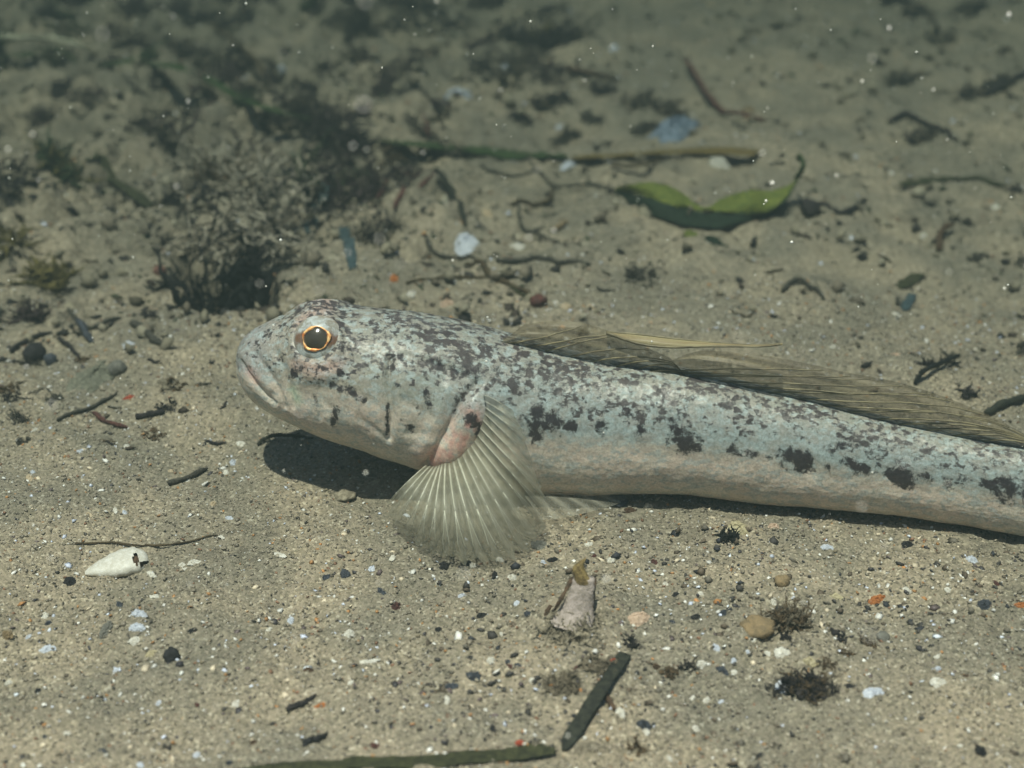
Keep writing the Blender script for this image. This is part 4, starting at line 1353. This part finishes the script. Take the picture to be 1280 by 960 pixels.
white_shell()
CH = [  # name, label, x, y, w, h, colour, rot, dome, tilt
    ("sea_shell", "pale blue rounded shell on the far sand behind the long mossy blade", 570, 121, 48, 30, "blue_shell", .1, .4, .3),
    ("sea_shell", "pale blue oval shell above the fish's back at the tip of a dark stem", 582, 302, 40, 34, "blue_shell", -.5, .2, .3),
    ("mussel_shell", "mottled blue mussel shell half buried behind the yellow brown blade", 842, 160, 78, 40, "mussel_blue", .35, .35, .35),
    ("shell_fragment", "white lumpy shell fragment under the yellow brown blade", 897, 203, 32, 17, "white_shell", -.2, .4, .2),
    ("shell_fragment", "beige shell fragment near the dark bent stem", 608, 266, 24, 18, "beige_shell", -.5, .4, .2),
    ("shell_fragment", "bright white shell fragment inside the bend of the dark stem", 556, 255, 18, 13, "white_shell", -.5, .4, .3),
    ("shell_fragment", "white shell fragment beside the straight dark twig", 648, 308, 20, 11, "white_shell", -.2, .3, .2),
    ("shell_fragment", "white shell fragment on the far bank by the long grey stem", 712, 205, 26, 9, "blue_shell", .3, .2, .1),
    ("shell_fragment", "chalky pink shell fragment beyond the dark seagrass stalk", 799, 771, 31, 20, "pink_shell", .25, .35, .3),
    ("shell_fragment", "flat yellowish shell fragment beside the fish's belly shadow", 921, 660, 34, 20, "yellow_shell", -.1, .25, .2),
    ("shell_fragment", "small orange tan shell fragment at the edge of the belly shadow", 968, 658, 16, 12, "pink_shell", .2, .3, .3),
    ("shell_fragment", "white shell fragment standing beside the rusty silt lump", 978, 817, 22, 22, "white_shell", .5, .2, .7),
    ("shell_fragment", "bluish white four-cornered shell fragment on bare sand", 1092, 866, 27, 19, "blue_shell", .1, .15, .4),
    ("shell_fragment", "chalk white shell fragment right of the four-cornered one", 1174, 853, 30, 14, "white_shell", -.1, .3, .2),
    ("shell_fragment", "thin bluish shell sliver standing by the black tuft", 976, 865, 12, 30, "blue_shell", .3, .1, 1.0),
    ("shell_fragment", "small upright white shell sliver beside the seagrass stalk", 775, 893, 13, 18, "white_shell", .1, .1, .9),
    ("shell_fragment", "white oval shell fragment on the sand before the spread fin", 436, 793, 15, 16, "white_shell", .2, .4, .4),
    ("shell_fragment", "white rod-like shell sliver below the spread fin", 457, 828, 36, 7, "white_shell", .25, .3, .3),
    ("shell_fragment", "lilac shell fragment, topmost of three below the large white shell", 172, 768, 24, 14, "blue_shell", -.2, .3, .3),
    ("shell_fragment", "lilac shell fragment in the middle of three below the large white shell", 171, 784, 21, 13, "blue_shell", -.2, .3, .3),
    ("shell_fragment", "curled white shell fragment, lowest of three below the large white shell", 169, 801, 19, 11, "white_shell", .1, .3, .3),
    ("shell_fragment", "cream shell fragment beside the spiky black crumb", 189, 818, 18, 12, "yellow_shell", .2, .35, .3),
    ("shell_fragment", "bluish white three-cornered shell fragment lying alone", 60, 812, 20, 13, "blue_shell", .3, .15, .4),
    ("shell_fragment", "small upright white oval fragment left of the white oval shell", 363, 777, 9, 13, "blue_shell", .3, .3, .5),
    ("shell_fragment", "thin curved white shell flake right of the large white shell", 243, 703, 22, 9, "white_shell", .1, .25, .2),
    ("shell_fragment", "thin white shell crescent in the sand before the spread fin", 350, 694, 19, 6, "white_shell", -.4, .2, .2),
    ("shell_fragment", "square white chip on the sand left of the fish's snout", 162, 434, 18, 19, "blue_shell", .2, .2, .5),
    ("shell_fragment", "white chip lying before the chin shadow", 302, 556, 16, 11, "white_shell", -.2, .3, .3),
    ("shell_fragment", "white chip lying just under the spread fin's edge", 624, 700, 14, 9, "white_shell", .1, .4, .3),
    ("shell_fragment", "round white chip below the spread fin's edge", 639, 722, 14, 11, "white_shell", .1, .4, .3),
    ("shell_fragment", "bluish white chip below the round white one", 578, 745, 11, 9, "blue_shell", .2, .3, .4),
    ("shell_fragment", "ragged cream chip with a black crumb beside the pink siphon", 764, 701, 18, 12, "white_shell", .3, .3, .3),
    ("shell_fragment", "pale chip at the tip of the pelvic fin", 737, 681, 13, 8, "white_shell", .1, .3, .3),
    ("shell_fragment", "flat grey flake beside the spread fin", 676, 682, 24, 12, "grey_pebble", .0, .1, .2),
    ("shell_fragment", "white curl of shell below the silt mound", 666, 852, 11, 12, "white_shell", .2, .4, .4),
    ("shell_fragment", "white tooth-like chip on the lower sand", 558, 876, 9, 14, "white_shell", .1, .3, .5),
    ("shell_fragment", "pale lavender chip on the sand under the belly shadow", 1034, 684, 16, 8, "blue_shell", .0, .3, .2),
    ("shell_fragment", "lavender shell chip near the fish's tail root shadow", 1214, 699, 18, 11, "blue_shell", -.2, .4, .2),
    ("shell_fragment", "greenish white shell chip near the orange flake", 1133, 737, 14, 9, "white_shell", -.3, .4, .2),
    ("shell_fragment", "tan shell flake left of the orange flake", 1044, 746, 20, 9, "yellow_shell", .1, .25, .2),
    ("shell_fragment", "white squarish chip left of the standing white fragment", 877, 830, 13, 11, "white_shell", .2, .3, .4),
    ("shell_fragment", "small ivory chip near the white standing fragment", 1012, 826, 22, 12, "yellow_shell", -.3, .35, .3),
    ("shell_fragment", "pale chip above the fish's nape", 515, 368, 16, 13, "white_shell", .1, .4, .3),
    ("shell_fragment", "pinkish pale chip above the fish's shoulder", 560, 379, 22, 14, "pink_shell", .1, .4, .3),
    ("shell_fragment", "tan chip right of the dark twig knot", 708, 383, 19, 12, "beige_shell", .1, .4, .3),
    ("shell_fragment", "second tan chip right of the dark twig knot", 739, 384, 13, 10, "beige_shell", -.1, .4, .3),
    ("shell_fragment", "blue white chip on the far sand near a beige pebble", 768, 60, 15, 10, "blue_shell", .1, .5, .3),
    ("shell_fragment", "beige fragment on the far sand beside a blue white chip", 732, 49, 24, 13, "beige_shell", .1, .5, .3),
    ("shell_fragment", "bluish chip on the far sand above the rounded blue shell", 634, 83, 17, 11, "blue_shell", .1, .5, .3),
    ("shell_fragment", "lilac chip on the sand behind the hooked brown stem", 352, 85, 13, 12, "blue_shell", .1, .5, .4),
    ("shell_fragment", "lilac chip on the sand beside the dark patch under the mussel shell", 700, 159, 14, 8, "blue_shell", .1, .5, .3),
    ("shell_fragment", "beige chip on the far sand edge", 888, 8, 20, 12, "beige_shell", .1, .5, .3),
    ("shell_fragment", "yellow scrap at the foot of the reddish brown stem", 938, 138, 26, 9, "orange_silt", .1, .3, .2),
    ("shell_fragment", "pale chip by the dark flat seagrass blade", 1245, 259, 14, 9, "white_shell", .1, .4, .3),
    ("shell_fragment", "pale chip below the brown bent twig", 1155, 294, 11, 9, "white_shell", .1, .4, .4),
    ("shell_fragment", "pale chip under the small teal scrap", 1119, 393, 11, 8, "white_shell", .1, .4, .3),
    ("shell_fragment", "pale chip left of the looping dark twig", 1040, 434, 12, 8, "white_shell", .1, .4, .3),
    ("shell_fragment", "tan flake near the black forked sprig", 1120, 444, 14, 7, "pink_shell", .1, .3, .3),
    ("orange_flake", "bright orange flake on the sand below the fish's tail", 1097, 749, 27, 12, "orange_bit", .35, .3, .3),
    ("orange_flake", "long orange flake beside the dark blue crumb", 1276, 756, 30, 7, "orange_bit", .1, .3, .3),
    ("orange_flake", "small orange flake left of the fish near the maroon twig", 161, 497, 15, 6, "red_bit", .1, .3, .3),
    ("orange_flake", "orange crumb at the tip of a dark twig", 402, 882, 20, 9, "orange_bit", .1, .3, .3),
    ("orange_flake", "orange flake at the left edge of the rough sand", 8, 793, 16, 16, "orange_silt", .5, .3, .4),
    ("orange_flake", "orange flake behind the fish's nape", 493, 350, 12, 16, "orange_bit", .6, .3, .6),
    ("red_speck", "bright red speck at the end of the long olive blade", 650, 929, 14, 12, "red_bit", .3, .4, .6),
    ("red_speck", "rosy red speck right beside the seagrass stalk", 767, 826, 10, 9, "red_bit", .3, .4, .6),
    ("dark_flake", "black flake on the sand before the fish's tail", 1132, 681, 22, 11, "black_bit", .35, .35, .4),
    ("dark_flake", "dark blue flake beside the long orange one", 1230, 756, 20, 15, "slate_bit", .4, .3, .5),
    ("dark_flake", "slate flake before the silt mound", 593, 845, 25, 17, "slate_bit", -.2, .4, .4),
    ("dark_flake", "flat slate flake left of the larger slate one", 564, 858, 18, 8, "slate_bit", .1, .2, .3),
    ("dark_flake", "dark three-cornered flake standing beside a grey one", 432, 722, 14, 24, "slate_bit", .1, .2, .9),
    ("dark_flake", "blue grey flake left of the dark three-cornered one", 408, 721, 13, 7, "slate_bit", .1, .2, .2),
    ("dark_flake", "dark broken flake below the large white shell's pointed end", 88, 728, 18, 20, "black_bit", .6, .3, .5),
    ("dark_flake", "long dark flake left of the lilac fragments", 131, 792, 16, 34, "grey_pebble", -.25, .3, .7),
    ("dark_flake", "maroon flake on the sand left of the red speck", 470, 933, 16, 12, "maroon_bit", -.3, .3, .4),
    ("dark_flake", "reddish brown crumb in the middle of the front sand", 494, 758, 16, 13, "maroon_bit", .3, .4, .4),
    ("dark_flake", "dark flake in front of the chalky oval shell", 603, 769, 14, 8, "black_bit", .1, .3, .3),
    ("dark_flake", "black crumb under the spread fin's lowest point", 556, 708, 20, 16, "black_bit", .2, .4, .4),
    ("dark_flake", "second black crumb under the spread fin's edge", 582, 704, 18, 9, "black_bit", .1, .4, .3),
    ("dark_flake", "upright black chip below the fin beside a white one", 619, 722, 8, 16, "black_bit", .1, .2, .8),
    ("dark_flake", "black crumb left of the golden siphon tip", 690, 700, 18, 9, "black_bit", .1, .4, .3),
    ("dark_flake", "rust brown splinter left of the pink siphon", 685, 764, 8, 18, "brown_bit", -.4, .3, .6),
    ("dark_flake", "dark brown clod near the belly shadow", 786, 638, 20, 9, "brown_bit", .1, .4, .3),
    ("dark_flake", "brown flake right of the frayed seagrass stalk", 820, 833, 13, 10, "brown_bit", .2, .4, .4),
    ("dark_flake", "black flake at the lower edge of the right sand", 1226, 940, 16, 20, "black_bit", .3, .3, .6),
    ("dark_flake", "black clod below the rusty silt lump", 870, 772, 18, 14, "black_bit", .2, .5, .4),
    ("dark_flake", "blue black splinter on the sand left of the black tuft", 903, 838, 18, 12, "slate_bit", -.6, .3, .5),
    ("dark_flake", "dark pointed splinter right of the seagrass stalk", 805, 905, 20, 18, "slate_bit", -.5, .4, .5),
]
for nm, lab, x, y, w, h, key, rot, dm_, tl in CH:
    cat = {"sea_shell": "shell", "mussel_shell": "shell", "shell_fragment": "shell", "orange_flake": "flake", "red_speck": "flake", "dark_flake": "flake"}[nm]
    chip(nm, lab, cat, x, y, w, h, key, rot, dome=dm_, tilt=tl, corners=RND.choice([4, 5, 6, 7]))
pebble("pebble", "black rounded pebble by the dark twigs left of the fish", "pebble", 43, 447, 29, 24, "black_bit", lump=.15)
pebble("pebble", "smaller dark pebble touching the black rounded one", "pebble", 64, 453, 17, 17, "slate_bit")
pebble("pebble", "small reddish pebble left of the dark hollow", "pebble", 200, 342, 15, 15, "reddish_pebble")
pebble("pebble", "dull grey pebble near the flat silty leaf", "pebble", 147, 464, 22, 18, "grey_pebble")
pebble("silt_lump", "rusty tan silt lump beside the brown fuzzy tuft", "debris", 944, 790, 36, 20, "orange_silt", lump=.55)
pebble("silt_lump", "small tan silt lump above the brown fuzzy tuft", "debris", 977, 729, 20, 14, "orange_silt")
pebble("pebble", "grey pebble right of the brown fuzzy tuft", "pebble", 1104, 799, 18, 13, "grey_pebble")
pebble("crab_crumb", "spiky black crumb beside the cream fragment", "debris", 213, 822, 19, 17, "black_bit", lump=.6)
pebble("algae_knot", "dark brown knot at the end of the slanting twig", "algae", 672, 380, 18, 14, "maroon_bit", lump=.5)
pebble("clod", "tan clod of sand under the fish's chin", "debris", 430, 622, 22, 9, "algae_silt", lump=.6)
pebble("clod", "grey stone chip under the fish's belly", "debris", 772, 628, 24, 10, "slate_bit")

# ---- the pinkish siphon sticking out of the silt mound
def siphon():
    p = ground(724, 772); u = unit_at(p)
    e = thing("buried_siphon", tuple(p), "pinkish translucent siphon with a golden tip standing in a silt mound", "sea animal")
    def loft(rows, name, key, k=20, seed=0):
        """stack of rounded rings: photo column, row, height above the sand, half width and half depth in pixels"""
        rnd = random.Random(seed)
        R5 = catmull(rows, 22)
        V, F = [], []
        for x, y, h, wx, wy in R5:
            q = at_z(x, y, p[2] + h * u)
            for j in range(k):
                a = 2 * math.pi * j / k
                w = 1 + rnd.uniform(-.06, .06)
                V.append(q + np.array([math.cos(a) * wx * w, math.sin(a) * wy * w, 0]) * u)
        n = len(R5)
        for i in range(n - 1):
            for j in range(k):
                a = i * k + j; b = i * k + (j + 1) % k
                F.append((a, b, b + k, a + k))
        F.append(tuple((n - 1) * k + j for j in range(k)))
        part(name, V, F, cmat(key), e)
    loft([(716, 776, 0, 27, 20), (720, 763, 10, 22, 13), (724, 750, 23, 18, 9), (728, 736, 37, 15, 7), (730, 722, 50, 13, 6)], "tube", "siphon_skin", seed=1)
    for dx, w in ((-1, 3.0), (1, 2.2)):
        Q = way([(716 + dx * 25, 766, 6), (722 + dx * 20, 748, 26), (730 + dx * 14, 722, 52)], 10)
        m2 = MB(); m2.tube(Q, np.linspace(w * .6, w, 10) * u * np.array([RND.uniform(.7, 1.3) for _ in range(10)]), 5); m2.obj("rib", cmat("brown_bit"), e)
    loft([(729, 728, 45, 10, 6), (726, 719, 54, 9, 6), (723, 711, 62, 8, 5), (725, 705, 68, 5, 4), (731, 699, 74, 2, 2)], "tip", "gold_tip", seed=2)


siphon()
tuft("low brown silty wisp trailing right of the mound below the pink siphon", 748, 835, 44, 12, "silt_strand", 90, thick=3.4, name="silt_wisp", cat="silt wisp")
tuft("low brown silty wisp trailing left of the mound below the pink siphon", 702, 858, 50, 12, "silt_strand", 90, thick=3.4, name="silt_wisp", cat="silt wisp")
tuft("wispy brown threads clinging to the golden siphon tip", 731, 778, 20, 10, "algae_brown", 16, thick=1.6, name="algae_threads")
tuft("pale silty fuzz spread at the foot of the pink siphon", 714, 786, 80, 16, "algae_silt", 150, thick=2.2, name="silt_fuzz")

# ---- weed tufts that can be told apart
tuft("brown fuzzy tuft beside the rusty silt lump", 985, 780, 52, 40, "algae_brown", 110, thick=3.0, key2="silt_strand", up=1.0)
tuft("black fuzzy tuft right of the bluish standing sliver", 1008, 862, 62, 34, "algae_dark", 90, thick=2.8, key2="algae_brown")
tuft("dark scruffy tuft behind the flat yellowish shell", 912, 673, 27, 22, "algae_black", 40, thick=3)
tuft("dark scruffy tuft by the brown slanting twig's right", 800, 345, 50, 22, "grey_twig", 40, thick=2.5)
tuft("black fuzzy tuft below the forked sprig behind the fin", 1212, 494, 22, 20, "algae_dark", 40, thick=2.6)
tuft("black fuzzy tuft on the forked sprig behind the fin", 1163, 458, 22, 18, "algae_dark", 36, thick=2.4)
tuft("olive yellow frond at the left bank", 66, 350, 70, 26, "algae_olive", 80, thick=4.0, curl=.3)
tuft("muddy olive frond half out at the left bank", 4, 315, 70, 36, "algae_olive", 70, thick=4.0, curl=.3, key2="algae_silt")
tuft("purple brown frond below the olive yellow one", 42, 398, 46, 40, "algae_purple", 60, thick=2.8)
tuft("green topped dark tuft left of the short olive blade", 78, 222, 56, 46, "algae_green", 80, thick=3.2, key2="algae_olive")
tuft("dark tuft under the left bank beside the green topped one", 22, 232, 60, 36, "algae_dark", 80, thick=3.2, key2="algae_silt")
tuft("yellow topped dark weed on the far sand", 690, 62, 44, 74, "algae_dark", 70, thick=3.6, up=1.6)
tuft("yellow tips above the dark weed on the far sand", 682, 42, 46, 22, "algae_olive", 34, thick=4.5)
tuft("purple brown bushy tuft right of the big clump", 440, 235, 90, 80, "algae_purple", 110, thick=3.0, key2="algae_silt", up=1.0)
tuft("dark bushy tuft behind the purple brown one", 425, 180, 90, 60, "algae_dark", 90, thick=3.0, key2="algae_purple", up=.9)
tuft("pink brown furry tuft behind the big clump's left", 205, 172, 80, 50, "algae_purple", 110, thick=3.0, key2="algae_silt")
tuft("dark low tuft before the purple brown bushy one", 470, 300, 60, 34, "algae_dark", 70, thick=2.6, key2="algae_silt")
tuft("olive black tuft left of the dark hollow's twigs", 215, 300, 50, 26, "algae_dark", 50, thick=2.8)

# ---- weed tufts that only their place tells apart
WORD = {"algae_dark": "black", "algae_purple": "purple brown", "algae_green": "dark green", "algae_brown": "rusty brown", "grey_twig": "grey brown", "brown_stem": "brown", "red_stem": "dull red",
        "white_shell": "white", "blue_shell": "bluish", "beige_shell": "beige", "black_bit": "black", "slate_bit": "slate grey", "brown_bit": "brown", "maroon_bit": "maroon"}


def field(n, x0, x1, y0, y1, size, keys, label, group, seed, up=.5, thick=3.0, dens=50):
    rnd = random.Random(seed)
    done = []
    for _ in range(n * 6):
        if len(done) >= n: break
        x, y = rnd.uniform(x0, x1), rnd.uniform(y0, y1)
        if any((x - a) ** 2 + ((y - b) * 1.7) ** 2 < (size[0] * .75) ** 2 for a, b in done): continue
        done.append((x, y))
        w = rnd.uniform(*size)
        key = rnd.choice(keys); silty = rnd.choice([None, "algae_silt", "silt_strand"]) if w > 34 else None
        lab = ("big " if w > 62 else "") + WORD[key] + (" silt-dusted " if silty else " ") + label
        tuft(lab, x, y, w, w * rnd.uniform(.2, .65), key, dens, group=group, up=up, thick=thick * rnd.uniform(.7, 1.2), curl=rnd.uniform(.4, .9), key2=silty)


field(58, -60, 460, -22, 160, (22, 74), ["algae_dark", "algae_dark", "algae_purple", "algae_green"], "weed tuft on the far left bank", "dark weed tufts on the far left bank", 3)
field(20, 440, 720, -18, 100, (30, 84), ["algae_dark", "algae_purple", "algae_dark"], "weed tuft on the far middle sand", "dark weed tufts on the far middle sand", 4)
field(12, 380, 560, 110, 230, (30, 55), ["algae_dark", "algae_purple", "algae_brown"], "small weed tuft between the big clump and the mossy blade", "weed tufts behind the big clump", 5)
field(9, 600, 860, 110, 172, (24, 50), ["algae_dark", "grey_twig"], "low weed tuft near the mussel shell", "weed tufts near the mussel shell", 6)
field(9, 1060, 1330, -15, 190, (28, 56), ["algae_dark", "grey_twig"], "low weed tuft on the far clear sand", "weed tufts on the far clear sand", 7)
field(12, -30, 230, 380, 560, (18, 40), ["algae_dark", "algae_brown", "grey_twig"], "small weed tuft on the sand left of the fish's snout", "weed tufts left of the snout", 8, thick=2.4, dens=30)
field(9, 1120, 1330, 240, 470, (18, 36), ["grey_twig", "algae_dark"], "small weed tuft on the sand above the fish's tail", "weed tufts above the tail", 9, thick=2.2, dens=24)
field(10, 780, 1110, 790, 960, (18, 34), ["algae_dark", "algae_brown", "grey_twig"], "small weed tuft on the rough sand below the fish's tail", "weed tufts on the rough sand", 10, thick=2.2, dens=26)


def strew(n, x0, x1, y0, y1, wr, keys, name, cat, label, group, seed, kind="chip"):
    rnd = random.Random(seed)
    for _ in range(n):
        x, y = rnd.uniform(x0, x1), rnd.uniform(y0, y1)
        w = rnd.uniform(*wr)
        if kind == "chip":
            key = rnd.choice(keys)
            chip(name, WORD[key] + " " + label, cat, x, y, w, w * rnd.uniform(.45, .9), key, rnd.uniform(-.8, .8), group=group, dome=rnd.uniform(.15, .4), tilt=rnd.uniform(0, .5), corners=rnd.choice([4, 5, 6]))
        else:
            a = rnd.gauss(0, .5) + rnd.choice([0, math.pi]); L = w
            pts = [(x - L * .5 * math.cos(a), y - L * .3 * math.sin(a)), (x + rnd.gauss(0, L * .1), y + rnd.gauss(0, L * .1), rnd.uniform(0, 3)), (x + L * .5 * math.cos(a), y + L * .3 * math.sin(a))]
            key = rnd.choice(keys)
            twig(name, ("long " if L > 38 else "short ") + WORD[key] + " " + label, cat, pts, rnd.uniform(2.2, 5.0), key, group=group, n=10, sides=5, flat=.6, taper=(.4, .2), jag=1.0)


strew(46, -20, 1300, 690, 965, (9, 13), ["white_shell", "blue_shell", "white_shell"], "shell_chip", "shell", "tiny shell chip scattered over the front sand", "tiny pale chips on the front sand", 21)
strew(30, -20, 1300, 690, 965, (9, 14), ["black_bit", "slate_bit", "brown_bit", "maroon_bit"], "dark_crumb", "crumb", "tiny crumb scattered over the front sand", "tiny dark crumbs on the front sand", 22)
strew(16, -20, 300, 520, 680, (8, 12), ["white_shell", "blue_shell", "beige_shell"], "shell_chip", "shell", "tiny shell chip on the sand left of the fish's head", "tiny pale chips left of the head", 23)
strew(34, -20, 700, 20, 340, (18, 60), ["grey_twig", "brown_stem", "algae_dark", "red_stem"], "twig", "twig", "thin twig scrap strewn among the weeds behind the fish", "twig scraps among the weeds", 24, kind="twig")
strew(18, 700, 1300, 10, 420, (12, 34), ["grey_twig", "brown_stem", "algae_dark"], "twig", "twig", "thin twig scrap on the open sand behind the fish", "twig scraps on the open sand", 25, kind="twig")
strew(18, -20, 280, 300, 560, (14, 34), ["grey_twig", "brown_stem", "algae_dark"], "twig", "twig", "thin twig scrap on the sand before the fish's snout", "twig scraps before the snout", 26, kind="twig")

# ---- uncountable litter and motes
def left_bank(x, y):
    return np.clip(sstep(.0, .35, y) * (.25 + .75 * sstep(.5, -.4, x)) + .10, 0, 1) * (vnoise(x * 5, y * 5, 77) + .55)


scatter("plant_litter", 17000, (-1.7, 1.7), (-.25, 2.6), (.004, .018), [(.030, .027, .025), (.060, .046, .036), (.10, .085, .06), (.035, .045, .025)], [40, 25, 20, 12],
        "fine dark plant litter lying on the sand behind the fish", 31, keep=left_bank, flat=.5, rough=.7, spec=.2)


scatter("dark_grit", 2600, (-.1, 1.0), (-.95, -.40), (.0025, .0085), [(.05, .045, .042), (.11, .085, .06), (.16, .14, .11), (.03, .032, .04)], [30, 30, 22, 18],
        "dark brown grit lying in patches on the front sand", 33, keep=lambda x, y: np.clip((vnoise(x * 7, y * 7, 55) + .25) * 1.8, 0, 1), flat=.6, rough=.7)
scatter("silt_crumbs", 7000, (-1.7, 1.7), (.05, 2.6), (.005, .022), [(.27, .24, .175), (.22, .195, .145), (.17, .145, .11), (.32, .29, .22)], [30, 30, 20, 14],
        "silty tan crumbs heaped between the weeds behind the fish", 32, keep=left_bank, flat=.8, rough=.85, spec=.15, rise=.8)


def motes():
    g = np.random.default_rng(5)
    n = 2600
    P = np.stack([g.uniform(-1.5, 1.5, n), g.uniform(-1.5, 2.2, n), g.uniform(.03, 1.0, n)], 1)
    P = P[(np.linalg.norm(P - CAM, axis=1) > .9)]
    n = len(P)
    s = .0006 + .0016 * g.uniform(0, 1, n) ** 2
    O = np.array([(1, 0, 0), (-1, 0, 0), (0, 1, 0), (0, -1, 0), (0, 0, 1), (0, 0, -1)], float)
    V = P[:, None] + O[None] * s[:, None, None] * g.uniform(.6, 1.5, (n, 6, 1))
    Fb = np.array([(0, 2, 4), (2, 1, 4), (1, 3, 4), (3, 0, 4), (2, 0, 5), (1, 2, 5), (3, 1, 5), (0, 3, 5)])
    F = (np.arange(n)[:, None, None] * 6 + Fb[None]).reshape(-1, 3)
    o = link_mesh("floating_motes", V.reshape(-1, 3), F, mat("mote", (.85, .83, .78), (.7, .68, .6), bmp=0), base=np.zeros(3))
    tag(o, "pale specks drifting in the water", kind="stuff")


motes()

# ---- the water itself: even, faintly green, round the camera and the whole floor
def water():
    b0, b1 = np.array([-75., -75., -3.0]), np.array([75., 75., 1.25])
    V = [(x, y, z) for x in (b0[0], b1[0]) for y in (b0[1], b1[1]) for z in (b0[2], b1[2])]
    F = [(0, 1, 3, 2), (4, 6, 7, 5), (0, 4, 5, 1), (2, 3, 7, 6), (0, 2, 6, 4), (1, 5, 7, 3)]
    m, nt, b = nodes_of("water_haze")
    nt.nodes.remove(b)
    v = nt.nodes.new("ShaderNodeVolumePrincipled")
    v.inputs["Color"].default_value = (.040, .056, .050, 1)
    v.inputs["Absorption Color"].default_value = (0.0, .011, .005, 1)
    v.inputs["Density"].default_value = .50
    v.inputs["Anisotropy"].default_value = .3
    nt.links.new(v.outputs[0], nt.nodes["Material Output"].inputs["Volume"])
    o = link_mesh("haze", V, F, m, base=np.zeros(3), smooth=False)
    tag(o, "faintly green sea water", kind="stuff")


water()
